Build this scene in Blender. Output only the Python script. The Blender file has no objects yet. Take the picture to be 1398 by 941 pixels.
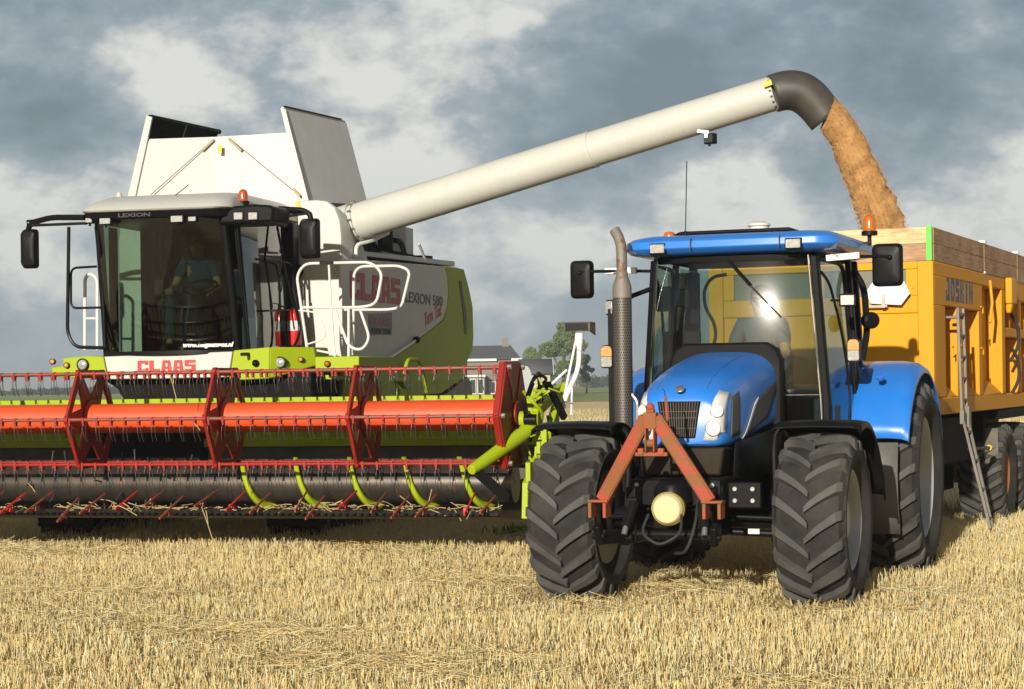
import bpy, bmesh, math, random
import numpy as np
from mathutils import Vector, Matrix, noise as mn
random.seed(7); rng = np.random.default_rng(7)
S = bpy.context.scene; COL = S.collection
R = math.radians; PI = math.pi
# ------------------------------------------------------------------ camera numbers and vehicle frames
FPX, CAMH, ROLL, PCX, PCY = 2640., 1.8, 0.014, 699., 521.5
FR = {'T': (1.50, 15.55, 21.), 'C': (-4.45, 20.55, 14.), 'R': (4.60, 21.0, 24.), 'W': (0, 0, 0)}
def L(fr, px, py, ax, val):
    """surveyed point: where the photo's sight line meets the plane (axis ax = val) of a machine's own frame"""
    dx, dy = px-PCX, py-PCY
    u = dx*math.cos(ROLL)-dy*math.sin(ROLL); v = dx*math.sin(ROLL)+dy*math.cos(ROLL)
    X0, Y0, a = FR[fr]; a = R(a)
    def tl(X, Y, Z):
        X -= X0; Y -= Y0
        return (X*math.cos(a)-Y*math.sin(a), X*math.sin(a)+Y*math.cos(a), Z)
    o = tl(0, 0, CAMH); q = tl(u/FPX, 1., CAMH-v/FPX)
    d = [q[i]-o[i] for i in range(3)]; t = (val-o[ax])/d[ax]
    return tuple(o[i]+t*d[i] for i in range(3))
# ------------------------------------------------------------------ materials
MATS = {}
def nodes(name):
    m = bpy.data.materials.new(name); m.use_nodes = True
    nt = m.node_tree; nt.nodes.clear(); return m, nt, nt.nodes, nt.links
def mat(name, col, rough=.5, metal=0., coat=0., dust=.0, dustcol=(.36, .28, .17), var=.08, scale=6., bump=.0, bscale=60., wear=None, wearamt=.0, wscale=9., spec=.5, streak=0.):
    if name in MATS: return MATS[name]
    col = tuple(c*.84 for c in col); dustcol = tuple(c*.84 for c in dustcol)
    m, nt, N, K = nodes(name)
    out = N.new('ShaderNodeOutputMaterial'); b = N.new('ShaderNodeBsdfPrincipled'); K.new(b.outputs[0], out.inputs[0])
    tc = N.new('ShaderNodeTexCoord')
    n1 = N.new('ShaderNodeTexNoise'); n1.inputs['Scale'].default_value = scale; n1.inputs['Detail'].default_value = 6; K.new(tc.outputs['Object'], n1.inputs['Vector'])
    mx = N.new('ShaderNodeMix'); mx.data_type = 'RGBA'
    lo = tuple(c*(1-var) for c in col); hi = tuple(min(1, c*(1+var)) for c in col)
    mx.inputs[6].default_value = (*lo, 1); mx.inputs[7].default_value = (*hi, 1)
    K.new(n1.outputs['Fac'], mx.inputs[0]); cur = mx.outputs[2]
    if wear:
        n3 = N.new('ShaderNodeTexNoise'); n3.inputs['Scale'].default_value = wscale; n3.inputs['Detail'].default_value = 8; n3.inputs['Roughness'].default_value = .65
        K.new(tc.outputs['Object'], n3.inputs['Vector'])
        rp = N.new('ShaderNodeMapRange'); rp.inputs[1].default_value = .62-wearamt*.3; rp.inputs[2].default_value = .66-wearamt*.3; K.new(n3.outputs['Fac'], rp.inputs[0])
        m3 = N.new('ShaderNodeMix'); m3.data_type = 'RGBA'; K.new(rp.outputs[0], m3.inputs[0]); K.new(cur, m3.inputs[6]); m3.inputs[7].default_value = (*wear, 1); cur = m3.outputs[2]
    if dust > 0:
        n2 = N.new('ShaderNodeTexNoise'); n2.inputs['Scale'].default_value = 2.3; n2.inputs['Detail'].default_value = 9; n2.inputs['Roughness'].default_value = .7
        K.new(tc.outputs['Object'], n2.inputs['Vector'])
        rp = N.new('ShaderNodeMapRange'); rp.inputs[1].default_value = .35; rp.inputs[2].default_value = .8; rp.inputs[4].default_value = dust*2
        K.new(n2.outputs['Fac'], rp.inputs[0])
        m2 = N.new('ShaderNodeMix'); m2.data_type = 'RGBA'; m2.clamp_factor = True
        K.new(rp.outputs[0], m2.inputs[0]); K.new(cur, m2.inputs[6]); m2.inputs[7].default_value = (*dustcol, 1); cur = m2.outputs[2]
    if streak > 0:      # rain-washed dirt runs down the sheet metal
        mp = N.new('ShaderNodeMapping'); mp.inputs['Scale'].default_value = (13, 13, 1.1); K.new(tc.outputs['Object'], mp.inputs[0])
        n4 = N.new('ShaderNodeTexNoise'); n4.inputs['Scale'].default_value = 1.; n4.inputs['Detail'].default_value = 7; n4.inputs['Roughness'].default_value = .65; K.new(mp.outputs[0], n4.inputs['Vector'])
        rp = N.new('ShaderNodeMapRange'); rp.inputs[1].default_value = .48; rp.inputs[2].default_value = .80; rp.inputs[4].default_value = streak; K.new(n4.outputs['Fac'], rp.inputs[0])
        m4 = N.new('ShaderNodeMix'); m4.data_type = 'RGBA'; K.new(rp.outputs[0], m4.inputs[0]); K.new(cur, m4.inputs[6]); m4.inputs[7].default_value = (.17, .14, .09, 1); cur = m4.outputs[2]
    K.new(cur, b.inputs['Base Color'])
    rr = N.new('ShaderNodeMapRange'); rr.inputs[3].default_value = max(.02, rough-.07); rr.inputs[4].default_value = min(1, rough+.1)
    K.new(n1.outputs['Fac'], rr.inputs[0]); K.new(rr.outputs[0], b.inputs['Roughness'])
    b.inputs['Metallic'].default_value = metal; b.inputs['Coat Weight'].default_value = coat; b.inputs['Coat Roughness'].default_value = .12
    b.inputs['Specular IOR Level'].default_value = spec
    if bump > 0:
        nb = N.new('ShaderNodeTexNoise'); nb.inputs['Scale'].default_value = bscale; nb.inputs['Detail'].default_value = 5; K.new(tc.outputs['Object'], nb.inputs['Vector'])
        bp = N.new('ShaderNodeBump'); bp.inputs['Strength'].default_value = bump; bp.inputs['Distance'].default_value = .02
        K.new(nb.outputs['Fac'], bp.inputs['Height']); K.new(bp.outputs[0], b.inputs['Normal'])
    MATS[name] = m; return m
def glass(name, tint, rough=.02, dirt=.05, refl=1.0, haze=0):
    m, nt, N, K = nodes(name)
    out = N.new('ShaderNodeOutputMaterial')
    tr = N.new('ShaderNodeBsdfTransparent'); tr.inputs[0].default_value = (*tint, 1)
    gl = N.new('ShaderNodeBsdfGlossy'); gl.inputs['Roughness'].default_value = rough; gl.inputs[0].default_value = (refl, refl, refl, 1)
    if haze:
        g2 = N.new('ShaderNodeBsdfGlossy'); g2.inputs['Roughness'].default_value = .20; gm = N.new('ShaderNodeMixShader'); gm.inputs[0].default_value = haze; K.new(gl.outputs[0], gm.inputs[1]); K.new(g2.outputs[0], gm.inputs[2]); gl = gm
    fr = N.new('ShaderNodeFresnel'); fr.inputs['IOR'].default_value = 1.5
    ml = N.new('ShaderNodeMath'); ml.operation = 'MULTIPLY'; ml.inputs[1].default_value = 1.4; K.new(fr.outputs[0], ml.inputs[0])
    mx = N.new('ShaderNodeMixShader'); K.new(ml.outputs[0], mx.inputs[0]); K.new(tr.outputs[0], mx.inputs[1]); K.new(gl.outputs[0], mx.inputs[2])
    df = N.new('ShaderNodeBsdfDiffuse'); df.inputs[0].default_value = (.45, .42, .36, 1)
    tc = N.new('ShaderNodeTexCoord'); nz = N.new('ShaderNodeTexNoise'); nz.inputs['Scale'].default_value = 2.6; nz.inputs['Detail'].default_value = 7; nz.inputs['Roughness'].default_value = .65
    nz.inputs['Distortion'].default_value = 1.2
    K.new(tc.outputs['Object'], nz.inputs['Vector'])
    rp = N.new('ShaderNodeMapRange'); rp.inputs[1].default_value = .4; rp.inputs[2].default_value = .75; rp.inputs[4].default_value = dirt*2; K.new(nz.outputs['Fac'], rp.inputs[0])
    m2 = N.new('ShaderNodeMixShader'); K.new(rp.outputs[0], m2.inputs[0]); K.new(mx.outputs[0], m2.inputs[1]); K.new(df.outputs[0], m2.inputs[2])
    K.new(m2.outputs[0], out.inputs[0]); MATS[name] = m; return m
M = MATS
mat('cream paint', (.525, .525, .475), .45, coat=.08, streak=.10, dust=.04, var=.03, scale=3)
mat('white paint', (.66, .66, .62), .4, coat=.2, dust=.05, var=.03)
mat('lime paint', (.325, .415, .006), .5, dust=.03, var=.08, spec=.18)
mat('silver panel', (.66, .65, .60), .55, streak=.16, metal=.0, dust=.10, var=.05)
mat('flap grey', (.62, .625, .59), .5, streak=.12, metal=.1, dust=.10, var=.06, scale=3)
mat('reel red', (.27, .014, .008), .5, coat=.05, dust=.02, var=.15, spec=.25)
mat('reel orange', (.62, .066, .010), .5, coat=.05, dust=.03, var=.05)
mat('letter red', (.50, .024, .016), .5, var=.04)
mat('script red', (.50, .06, .05), .5, var=.04)
mat('dark print', (.045, .045, .05), .5)
mat('black plastic', (.0065, .0065, .007), .38, dust=.004, var=.2, spec=.09)
mat('black metal', (.006, .006, .0065), .36, dust=.008, var=.3, spec=.12)
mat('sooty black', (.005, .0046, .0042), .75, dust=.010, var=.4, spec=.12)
mat('track rubber', (.010, .009, .008), .8, dust=.05, var=.3, spec=.2)
mat('galvanised', (.12, .115, .105), .5, metal=.5, dust=.15, wear=(.10, .06, .035), wearamt=.1, wscale=8)
mat('worn grey red', (.16, .07, .05), .5, metal=.3, dust=.15, wear=(.30, .02, .01), wearamt=.5, wscale=9)
mat('grey hardware', (.38, .38, .37), .35, metal=.8, dust=.1)
mat('worn steel', (.50, .48, .46), .3, metal=.9, dust=.16, wear=(.16, .09, .05), wearamt=.25, wscale=5)
mat('lamp silver', (.70, .70, .69), .22, metal=.1, coat=.6, var=.12, scale=25)
mat('reflector', (.80, .80, .78), .3, metal=.1, coat=.5)
mat('box grey', (.075, .07, .065), .6, dust=.15)
mat('chrome', (.8, .8, .8), .12, metal=1.)
mat('wire steel', (.055, .05, .045), .45, metal=.0, spec=.4)
mat('tractor blue', (.012, .185, .66), .33, coat=.45, dust=.05, var=.05)
mat('blue deep', (.012, .14, .60), .34, coat=.4, dust=.10, var=.06)
mat('rusty red', (.36, .066, .034), .65, spec=.2, wear=(.20, .075, .026), wearamt=.45, wscale=11, dust=.05, bump=.15)
mat('rubber', (.020, .0195, .019), .8, dust=.16, dustcol=(.16, .15, .125), var=.25, bump=.25, bscale=45, spec=.15)
mat('lug rubber', (.062, .061, .058), .62, dust=.26, dustcol=(.17, .16, .135), var=.25, bump=.2, bscale=70, spec=.15)
mat('rim grey', (.40, .42, .43), .42, metal=.2, dust=.12, var=.05)
mat('rim orange', (.26, .08, .015), .5, dust=.2)
mat('trailer yellow', (.68, .305, .001), .5, coat=.05, streak=.12, dust=.01, var=.05, spec=.2, wear=(.10, .055, .03), wearamt=-.22, wscale=14)
mat('trailer dull', (.66, .29, .002), .55, streak=.2, dust=.04, var=.08, spec=.15)
mat('gauze', (.17, .16, .13), .7, var=.2)
mat('hazard amber', (.50, .125, .004), .22, coat=.5, var=.03)
mat('amber deep', (.42, .075, .02), .25, coat=.5, var=.05)
mat('lens clear', (.42, .42, .40), .15, metal=.25, coat=.8, var=.6, scale=46)
mat('lens amber', (.72, .30, .10), .2, coat=.6, var=.15, scale=50)
mat('pale cap', (.60, .53, .28), .55, dust=.08, var=.05)
mat('exhaust rust', (.21, .185, .16), .62, metal=.3, wear=(.15, .075, .04), wearamt=.3, wscale=7, bump=.2)
mat('seat cloth', (.035, .05, .085), .9, var=.2)
mat('cab grey', (.035, .038, .038), .65, var=.15, spec=.3)
mat('cab lining', (.016, .017, .016), .85, var=.2, spec=.2)
mat('skin', (.50, .27, .17), .5, var=.06)
mat('hair', (.09, .055, .03), .7, var=.2)
mat('blue shirt', (.010, .05, .11), .85, var=.12, bump=.3, bscale=25)
mat('pale shirt', (.10, .12, .15), .85, var=.08, bump=.3, bscale=25)
mat('denim', (.03, .055, .09), .85, var=.2, bump=.3, bscale=30)
mat('leather', (.04, .028, .02), .6)
mat('extinguisher red', (.62, .02, .015), .3, coat=.5)
mat('paper white', (.64, .64, .61), .6)
mat('sticker yellow', (.60, .44, .02), .5)
mat('green post', (.12, .72, .05), .5)
mat('straw litter', (.46, .35, .16), .8, var=.3, scale=30)
mat('pole white', (.82, .82, .80), .35, coat=.2)
mat('fabric rope', (.02, .02, .02), .7)
glass('cab glass', (.50, .62, .58), .03, .008, haze=.22)
glass('dark glass', (.27, .38, .31), .03, .0)
glass('side glass', (.72, .85, .77), .03, .006)
glass('lamp glass', (.95, .95, .95), .04, .0)
# planks
def wood(name, a, b2):
    m, nt, N, K = nodes(name)
    out = N.new('ShaderNodeOutputMaterial'); b = N.new('ShaderNodeBsdfPrincipled'); K.new(b.outputs[0], out.inputs[0])
    tc = N.new('ShaderNodeTexCoord'); mp = N.new('ShaderNodeMapping'); mp.inputs['Scale'].default_value = (3, 3, 26)
    K.new(tc.outputs['Object'], mp.inputs[0])
    n = N.new('ShaderNodeTexNoise'); n.inputs['Scale'].default_value = 1.4; n.inputs['Detail'].default_value = 8; n.inputs['Distortion'].default_value = .6; K.new(mp.outputs[0], n.inputs['Vector'])
    n2 = N.new('ShaderNodeTexNoise'); n2.inputs['Scale'].default_value = 2.; n2.inputs['Detail'].default_value = 5; K.new(tc.outputs['Object'], n2.inputs['Vector'])
    ad = N.new('ShaderNodeMath'); ad.operation = 'ADD'; K.new(n.outputs['Fac'], ad.inputs[0]); K.new(n2.outputs['Fac'], ad.inputs[1])
    cr = N.new('ShaderNodeValToRGB'); cr.color_ramp.elements[0].position = .38*2/2; cr.color_ramp.elements[1].position = .62
    hf = N.new('ShaderNodeMath'); hf.operation = 'MULTIPLY'; hf.inputs[1].default_value = .5; K.new(ad.outputs[0], hf.inputs[0]); K.new(hf.outputs[0], cr.inputs[0])
    cr.color_ramp.elements[0].color = (*a, 1); cr.color_ramp.elements[1].color = (*b2, 1)
    K.new(cr.outputs[0], b.inputs['Base Color']); b.inputs['Roughness'].default_value = .75
    MATS[name] = m
wood('plank pale', (.36, .24, .11), (.66, .50, .27)); wood('plank brown', (.22, .12, .06), (.42, .26, .14))
# ------------------------------------------------------------------ mesh builder
class MB:
    def __init__(s): s.v = []; s.f = []; s.m = []; s.cur = 0
    def mt(s, i): s.cur = i; return s
    def _add(s, vs, fs):
        o = len(s.v); s.v += [tuple(v) for v in vs]; s.f += [tuple(i+o for i in f) for f in fs]; s.m += [s.cur]*len(fs); return s
    def box(s, c, d, rot=None):
        x, y, z = d[0]/2, d[1]/2, d[2]/2
        vs = [Vector((a*x, b*y, e*z)) for a in (-1, 1) for b in (-1, 1) for e in (-1, 1)]
        if rot is not None: vs = [rot @ v for v in vs]
        c = Vector(c)
        return s._add([v+c for v in vs], [(0, 1, 3, 2), (4, 6, 7, 5), (0, 4, 5, 1), (2, 3, 7, 6), (0, 2, 6, 4), (1, 5, 7, 3)])
    def bb(s, x0, x1, y0, y1, z0, z1): return s.box(((x0+x1)/2, (y0+y1)/2, (z0+z1)/2), (abs(x1-x0), abs(y1-y0), abs(z1-z0)))
    def beam(s, p, q, w, h, up=(0, 0, 1)):
        p, q = Vector(p), Vector(q); d = (q-p).normalized(); up = Vector(up)
        if abs(d.dot(up)) > .98: up = Vector((0, 1, 0))
        a = d.cross(up).normalized(); b = a.cross(d)
        vs = [e+a*i*w/2+b*j*h/2 for e in (p, q) for i, j in ((-1, -1), (1, -1), (1, 1), (-1, 1))]
        return s._add(vs, [(0, 1, 2, 3), (7, 6, 5, 4), (0, 4, 5, 1), (1, 5, 6, 2), (2, 6, 7, 3), (3, 7, 4, 0)])
    def loft(s, rings, closed=True, cap=True):
        n = len(rings[0]); vs = [v for r in rings for v in r]; fs = []
        for i in range(len(rings)-1):
            for j in range(n if closed else n-1):
                k = (j+1) % n; fs.append((i*n+j, i*n+k, (i+1)*n+k, (i+1)*n+j))
        if cap and closed: fs.append(tuple(range(n))[::-1]); fs.append(tuple((len(rings)-1)*n+j for j in range(n)))
        return s._add(vs, fs)
    def tube(s, pts, r, seg=8, cap=True, loop=False):
        pts = [Vector(p) for p in pts]; n = len(pts)
        rs = r if isinstance(r, (list, tuple)) else [r]*n
        rings = []; a = None
        for i, p in enumerate(pts):
            if loop: d = pts[(i+1) % n]-pts[i-1]
            else: d = pts[min(i+1, n-1)]-pts[max(i-1, 0)]
            d.normalize()
            if a is None:
                a = d.cross(Vector((0, 0, 1)));
                if a.length < .05: a = d.cross(Vector((0, 1, 0)))
            a = (a-d*a.dot(d)).normalized(); b = d.cross(a)
            rings.append([p+(a*math.cos(t)+b*math.sin(t))*rs[i] for t in [2*PI*k/seg for k in range(seg)]])
        if loop: rings.append(rings[0]); return s.loft(rings, cap=False)
        return s.loft(rings, cap=cap)
    def cyl(s, p, q, r0, r1=None, seg=20): return s.tube([p, q], [r0, r0 if r1 is None else r1], seg)
    def lathe(s, prof, o, ax, seg=28, cap=True):
        o = Vector(o); d = Vector(ax).normalized(); a = d.cross(Vector((0, 0, 1)))
        if a.length < .05: a = d.cross(Vector((0, 1, 0)))
        a.normalize(); b = d.cross(a)
        return s.loft([[o+d*h+(a*math.cos(2*PI*k/seg)+b*math.sin(2*PI*k/seg))*max(r, 1e-4) for k in range(seg)] for r, h in prof], cap=cap)
    def ball(s, c, r, seg=12):
        r = r if isinstance(r, (list, tuple)) else (r, r, r); c = Vector(c); rings = []
        for i in range(seg//2+1):
            t = PI*i/(seg//2); q = max(math.sin(t), 1e-3)
            rings.append([c+Vector((r[0]*q*math.cos(2*PI*k/seg), r[1]*q*math.sin(2*PI*k/seg), -r[2]*math.cos(t))) for k in range(seg)])
        return s.loft(rings)
    def prism(s, poly, ax, a, b):
        def P(p, h): return {'x': (h, p[0], p[1]), 'y': (p[0], h, p[1]), 'z': (p[0], p[1], h)}[ax]
        n = len(poly); vs = [P(p, a) for p in poly]+[P(p, b) for p in poly]
        return s._add(vs, [tuple(range(n))[::-1], tuple(range(n, 2*n))]+[(i, (i+1) % n, n+(i+1) % n, n+i) for i in range(n)])
    def slab(s, q, off):
        q = [Vector(p) for p in q]; o = Vector(off); n = len(q)
        return s._add(q+[p+o for p in q], [tuple(range(n))[::-1], tuple(range(n, 2*n))]+[(i, (i+1) % n, n+(i+1) % n, n+i) for i in range(n)])
    def sheet(s, grid):
        n = len(grid[0]); vs = [p for r in grid for p in r]
        return s._add(vs, [(i*n+j, i*n+j+1, (i+1)*n+j+1, (i+1)*n+j) for i in range(len(grid)-1) for j in range(n-1)])
    def build(s, name, ms, parent=None, bev=0., smooth=38, solid=0., sub=0, recalc=True, seg=2):
        me = bpy.data.meshes.new(name); me.from_pydata(s.v, [], s.f)
        if not isinstance(ms, (list, tuple)): ms = [ms]
        for m in ms: me.materials.append(MATS[m])
        if len(ms) > 1: me.polygons.foreach_set('material_index', s.m)
        if recalc:
            bm = bmesh.new(); bm.from_mesh(me); bmesh.ops.recalc_face_normals(bm, faces=bm.faces); bm.to_mesh(me); bm.free()
        me.polygons.foreach_set('use_smooth', [True]*len(me.polygons)); me.set_sharp_from_angle(angle=R(smooth)); me.update()
        o = bpy.data.objects.new(name, me); COL.objects.link(o)
        if parent is not None: o.parent = parent
        if solid: q = o.modifiers.new('thickness', 'SOLIDIFY'); q.thickness = solid; q.offset = 0
        if sub: q = o.modifiers.new('sub', 'SUBSURF'); q.levels = q.render_levels = sub
        if bev:
            q = o.modifiers.new('bevel', 'BEVEL'); q.width = bev; q.segments = seg; q.limit_method = 'ANGLE'; q.angle_limit = R(40)
        return o
def fillet(pts, r, n=5):
    pts = [Vector(p) for p in pts]; out = [pts[0]]
    for i in range(1, len(pts)-1):
        a, b, c = pts[i-1], pts[i], pts[i+1]; d1, d2 = (a-b), (c-b); k = min(r, d1.length*.49, d2.length*.49)
        p, q = b+d1.normalized()*k, b+d2.normalized()*k
        for j in range(n+1):
            t = j/n; out.append(p*(1-t)**2+b*2*t*(1-t)+q*t*t)
    out.append(pts[-1]); return out
def tag(o, label=None, cat=None, group=None, kind=None):
    if label: o['label'] = label
    if cat: o['category'] = cat
    if group: o['group'] = group
    if kind: o['kind'] = kind
    return o
def empty(name, loc=(0, 0, 0), rz=0., parent=None):
    o = bpy.data.objects.new(name, None); COL.objects.link(o); o.empty_display_size = .3
    o.location = loc; o.rotation_euler = (0, 0, rz)
    if parent is not None: o.parent = parent
    return o
def frame(name, fr): return empty(name, (FR[fr][0], FR[fr][1], 0), -R(FR[fr][2]))
def dup(o, loc=None, rot=None, parent=None):
    c = o.copy(); COL.objects.link(c)
    if parent is not None: c.parent = parent
    if loc is not None: c.location = loc
    if rot is not None: c.rotation_euler = rot
    for ch in list(o.children):
        d = ch.copy(); COL.objects.link(d); d.parent = c
        for g in list(ch.children): e = g.copy(); COL.objects.link(e); e.parent = d
    return c
def text(name, body, m, parent, loc, rot, size, sx=1., shear=0., bold=0., ext=.002, fit=None):
    cu = bpy.data.curves.new(name, 'FONT'); cu.body = body; cu.size = size; cu.shear = shear; cu.offset = bold; cu.extrude = ext; cu.resolution_u = 3
    cu.materials.append(MATS[m]); o = bpy.data.objects.new(name, cu); COL.objects.link(o); o.parent = parent
    o.location = loc; o.rotation_euler = rot; o.scale = (1, 1, 1)
    bpy.context.view_layer.update(); dg = bpy.context.evaluated_depsgraph_get(); me = bpy.data.meshes.new_from_object(o.evaluated_get(dg)); me.name = name
    bpy.data.objects.remove(o); bpy.data.curves.remove(cu)
    xs_ = [v.co.x for v in me.vertices]; wid = max(xs_)-min(xs_)
    o = bpy.data.objects.new(name, me); COL.objects.link(o); o.parent = parent; o.location = loc; o.rotation_euler = rot; o.scale = (fit/wid if fit else sx, 1, 1); return o
# heavy block lettering: strokes as rectangles in a unit cell
GL = {'C': [(0, 0, .34, 1), (.36, .0, 1, .24), (.36, .76, 1, 1), (.70, .26, 1, .36), (.70, .64, 1, .74)], 'L': [(0, 0, .40, 1), (.42, 0, 1, .26)],
      'A': [(.0, 0, .36, 1), (.64, 0, 1, 1), (.37, .76, .63, 1), (.37, .26, .63, .46)], 'S': [(0, 0, 1, .24), (.62, .25, 1, .44), (0, .45, 1, .62), (0, .63, .38, .75), (0, .76, 1, 1)],
      'J': [(.55, .27, .95, 1), (0, 0, .95, .25), (0, .27, .32, .45), (.2, .85, .53, 1)], 'O': [(0, .1, .36, .9), (.64, .1, 1, .9), (.1, 0, .9, .09), (.1, .91, .9, 1), (.37, .09, .63, .22), (.37, .78, .63, .91)],
      'K': [(0, 0, .36, 1), (.37, .42, .6, .6), (.58, .6, .95, 1), (.58, 0, .98, .42)], 'I': [(.25, 0, .75, 1)], 'N': [(0, 0, .34, 1), (.66, 0, 1, 1), (.35, .5, .48, .9), (.5, .2, .65, .6)]}
def blockword(name, word, m, parent, o, ux, uz, w, h, nrm, gap=.14, slant=.0, t=.004):
    """o origin (lower left), ux / uz unit directions, w total width, h height, nrm direction out of the surface"""
    o, ux, uz, nrm = Vector(o), Vector(ux), Vector(uz), Vector(nrm); b = MB(); n = len(word); cw = w/(n+gap*(n-1))
    for i, ch in enumerate(word):
        for x0, z0, x1, z1 in GL[ch]:
            q = []
            for a, c in ((x0, z0), (x1, z0), (x1, z1), (x0, z1)):
                xx = a
                if ch == 'A' and slant: xx = .5+(a-.5)*(1.0-.30*c)
                q.append(o+ux*(i*cw*(1+gap)+xx*cw+.0*c)+uz*(c*h))
            b.slab(q, nrm*t)
    return b.build(name, m, parent)
# ------------------------------------------------------------------ wheels
def tyre_bm(Rr, w, rr, n, lh=.052, sweep=.30):
    b = MB(); h = w/2; c = Rr-lh
    prof = [(rr-.02, -h*.78), (rr+.02, -h*.86), (rr+(c-rr)*.35, -h*1.03), (rr+(c-rr)*.62, -h*1.05), (c-.075, -h*.98), (c-.03, -h*.88), (c-.008, -h*.5), (c, 0)]
    prof = prof+[(r, -x) for r, x in prof[-2::-1]]
    b.mt(0).lathe([(r, x) for r, x in prof], (0, 0, 0), (1, 0, 0), 72, cap=False)
    b.mt(1)
    def top(t): return Rr-.028*abs(t)**2.4
    for k in range(n):
        for sd in (-1, 1):
            th0 = 2*PI*(k+(.5 if sd > 0 else 0))/n; rings = []
            for s in (0, .08, .35, .65, .9, 1., 1.06):
                t = -.05+1.0*min(s, 1.) ; th = th0+sweep*(s**.85)
                rt = top(t); rb = c-.05-.02*s; hw = .026+.013*s+(0 if s > .05 else -.006)
                if s > 1: rt = c-.085; rb = c-.13; t = 1.03
                elif s == 1.: rt = Rr-.05; t = .985
                x = sd*t*h; ring = []
                for dth, rad in ((-hw*1.35, rb), (-hw, rt), (hw, rt), (hw*1.35, rb)):
                    a = th+dth/Rr; ring.append((x, -rad*math.cos(a), rad*math.sin(a)))
                rings.append(ring)
            b.loft(rings)
    return b
def rim_bm(rr, w, dish, bolts=10):
    """grey disc wheel, outer face towards +x"""
    b = MB(); h = w/2
    b.lathe([(rr, -h*.78), (rr-.03, -h*.7), (rr-.05, 0), (rr-.03, h*.72), (rr+.005, h*.80), (rr-.012, h*.83), (rr-.045, h*.74), (rr-.075, h*.5), (rr*.80, dish+.02), (rr*.70, dish), (rr*.45, dish-.02), (.17, dish+.03), (.15, dish+.08), (.06, dish+.09)], (0, 0, 0), (1, 0, 0), 48)
    for k in range(bolts):
        a = 2*PI*k/bolts; y, z = .2*math.cos(a), .2*math.sin(a); b.cyl((dish-.02, y, z), (dish+.045, y, z), .017, seg=6)
    return b
def wheel(parent, loc, flip, src=None, spec=None):
    if src is not None:
        o = dup(src, loc, (0, 0, 0), parent)
    else:
        o = empty('wheel', loc, 0, parent)
        Rr, w, rr, n, dish, rimm = spec
        tyre_bm(Rr, w, rr, n).build('tyre', ['rubber', 'lug rubber'], o, smooth=22)
        rim_bm(rr, w, dish).build('rim', rimm, o)
    o.scale = (-1 if flip else 1, 1, 1)          # mirrored so the tread bars point the same way round
    return o
def perf(name):
    m, nt, N, K = nodes(name); o = N.new('ShaderNodeOutputMaterial'); b = N.new('ShaderNodeBsdfPrincipled'); K.new(b.outputs[0], o.inputs[0])
    tc = N.new('ShaderNodeTexCoord'); s = N.new('ShaderNodeSeparateXYZ'); K.new(tc.outputs['Object'], s.inputs[0])
    def mth(op, a, b2=None):
        n = N.new('ShaderNodeMath'); n.operation = op
        for i, q in enumerate((a, b2)):
            if q is None: continue
            if isinstance(q, (int, float)): n.inputs[i].default_value = q
            else: K.new(q, n.inputs[i])
        return n.outputs[0]
    ang = mth('ARCTAN2', mth('SUBTRACT', s.outputs[1], .60), mth('ADD', s.outputs[0], .825))
    u = mth('MULTIPLY', ang, 26/(2*PI)); v = mth('MULTIPLY', s.outputs[2], 42.)
    row = mth('FLOOR', v); fu = mth('SUBTRACT', mth('FRACT', mth('ADD', u, mth('MULTIPLY', row, .5))), .5); fv = mth('SUBTRACT', mth('FRACT', v), .5)
    d = mth('SQRT', mth('ADD', mth('MULTIPLY', fu, fu), mth('MULTIPLY', fv, fv)))
    h = mth('LESS_THAN', d, .33)
    mx = N.new('ShaderNodeMix'); mx.data_type = 'RGBA'; K.new(h, mx.inputs[0]); mx.inputs[6].default_value = (.10, .088, .075, 1); mx.inputs[7].default_value = (.012, .011, .010, 1); K.new(mx.outputs[2], b.inputs['Base Color'])
    b.inputs['Roughness'].default_value = .5; b.inputs['Metallic'].default_value = .4
    MATS[name] = m
perf('exhaust shield')
# ================================================================== camera, light, sky
cam = bpy.data.cameras.new('camera'); co = bpy.data.objects.new('camera', cam); COL.objects.link(co); S.camera = co
co.location = (0, 0, CAMH); co.matrix_world = Matrix.Translation((0, 0, CAMH)) @ Matrix.Rotation(R(90), 4, 'X') @ Matrix.Rotation(-ROLL, 4, 'Z')
cam.sensor_width = 36; cam.lens = 36*FPX/1398; cam.shift_y = (PCY-470.5)/1398; cam.clip_end = 6000; cam.clip_start = .1
SUN_EL, SUN_AZ = R(14.5), R(17.)            # behind the camera, a little to its left
sd = Vector((-math.sin(SUN_AZ)*math.cos(SUN_EL), -math.cos(SUN_AZ)*math.cos(SUN_EL), math.sin(SUN_EL)))
sl = bpy.data.lights.new('sun', 'SUN'); sl.energy = 4.6; sl.angle = R(.53); sl.color = (1., .935, .82)
so = bpy.data.objects.new('sun', sl); COL.objects.link(so); so.rotation_euler = (-sd).to_track_quat('-Z', 'Y').to_euler()
S.view_settings.view_transform = 'Standard'; S.view_settings.look = 'None'; S.view_settings.exposure = 0.55; S.view_settings.gamma = 1; S.view_settings.use_curve_mapping = False
S.cycles.max_bounces = 8; S.cycles.transparent_max_bounces = 16; S.cycles.caustics_reflective = False; S.cycles.caustics_refractive = False
w = bpy.data.worlds.new('World'); S.world = w; w.use_nodes = True; nt = w.node_tree; nt.nodes.clear(); N, K = nt.nodes, nt.links
def NN(t, **kw):
    n = N.new(t)
    for k, v in kw.items(): setattr(n, k, v)
    return n
def val(s, i, v): s.inputs[i].default_value = v; return s
def math_(op, a, b=None):
    n = NN('ShaderNodeMath', operation=op)
    for i, q in enumerate((a, b)):
        if q is None: continue
        if isinstance(q, (int, float)): n.inputs[i].default_value = q
        else: K.new(q, n.inputs[i])
    return n.outputs[0]
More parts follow.
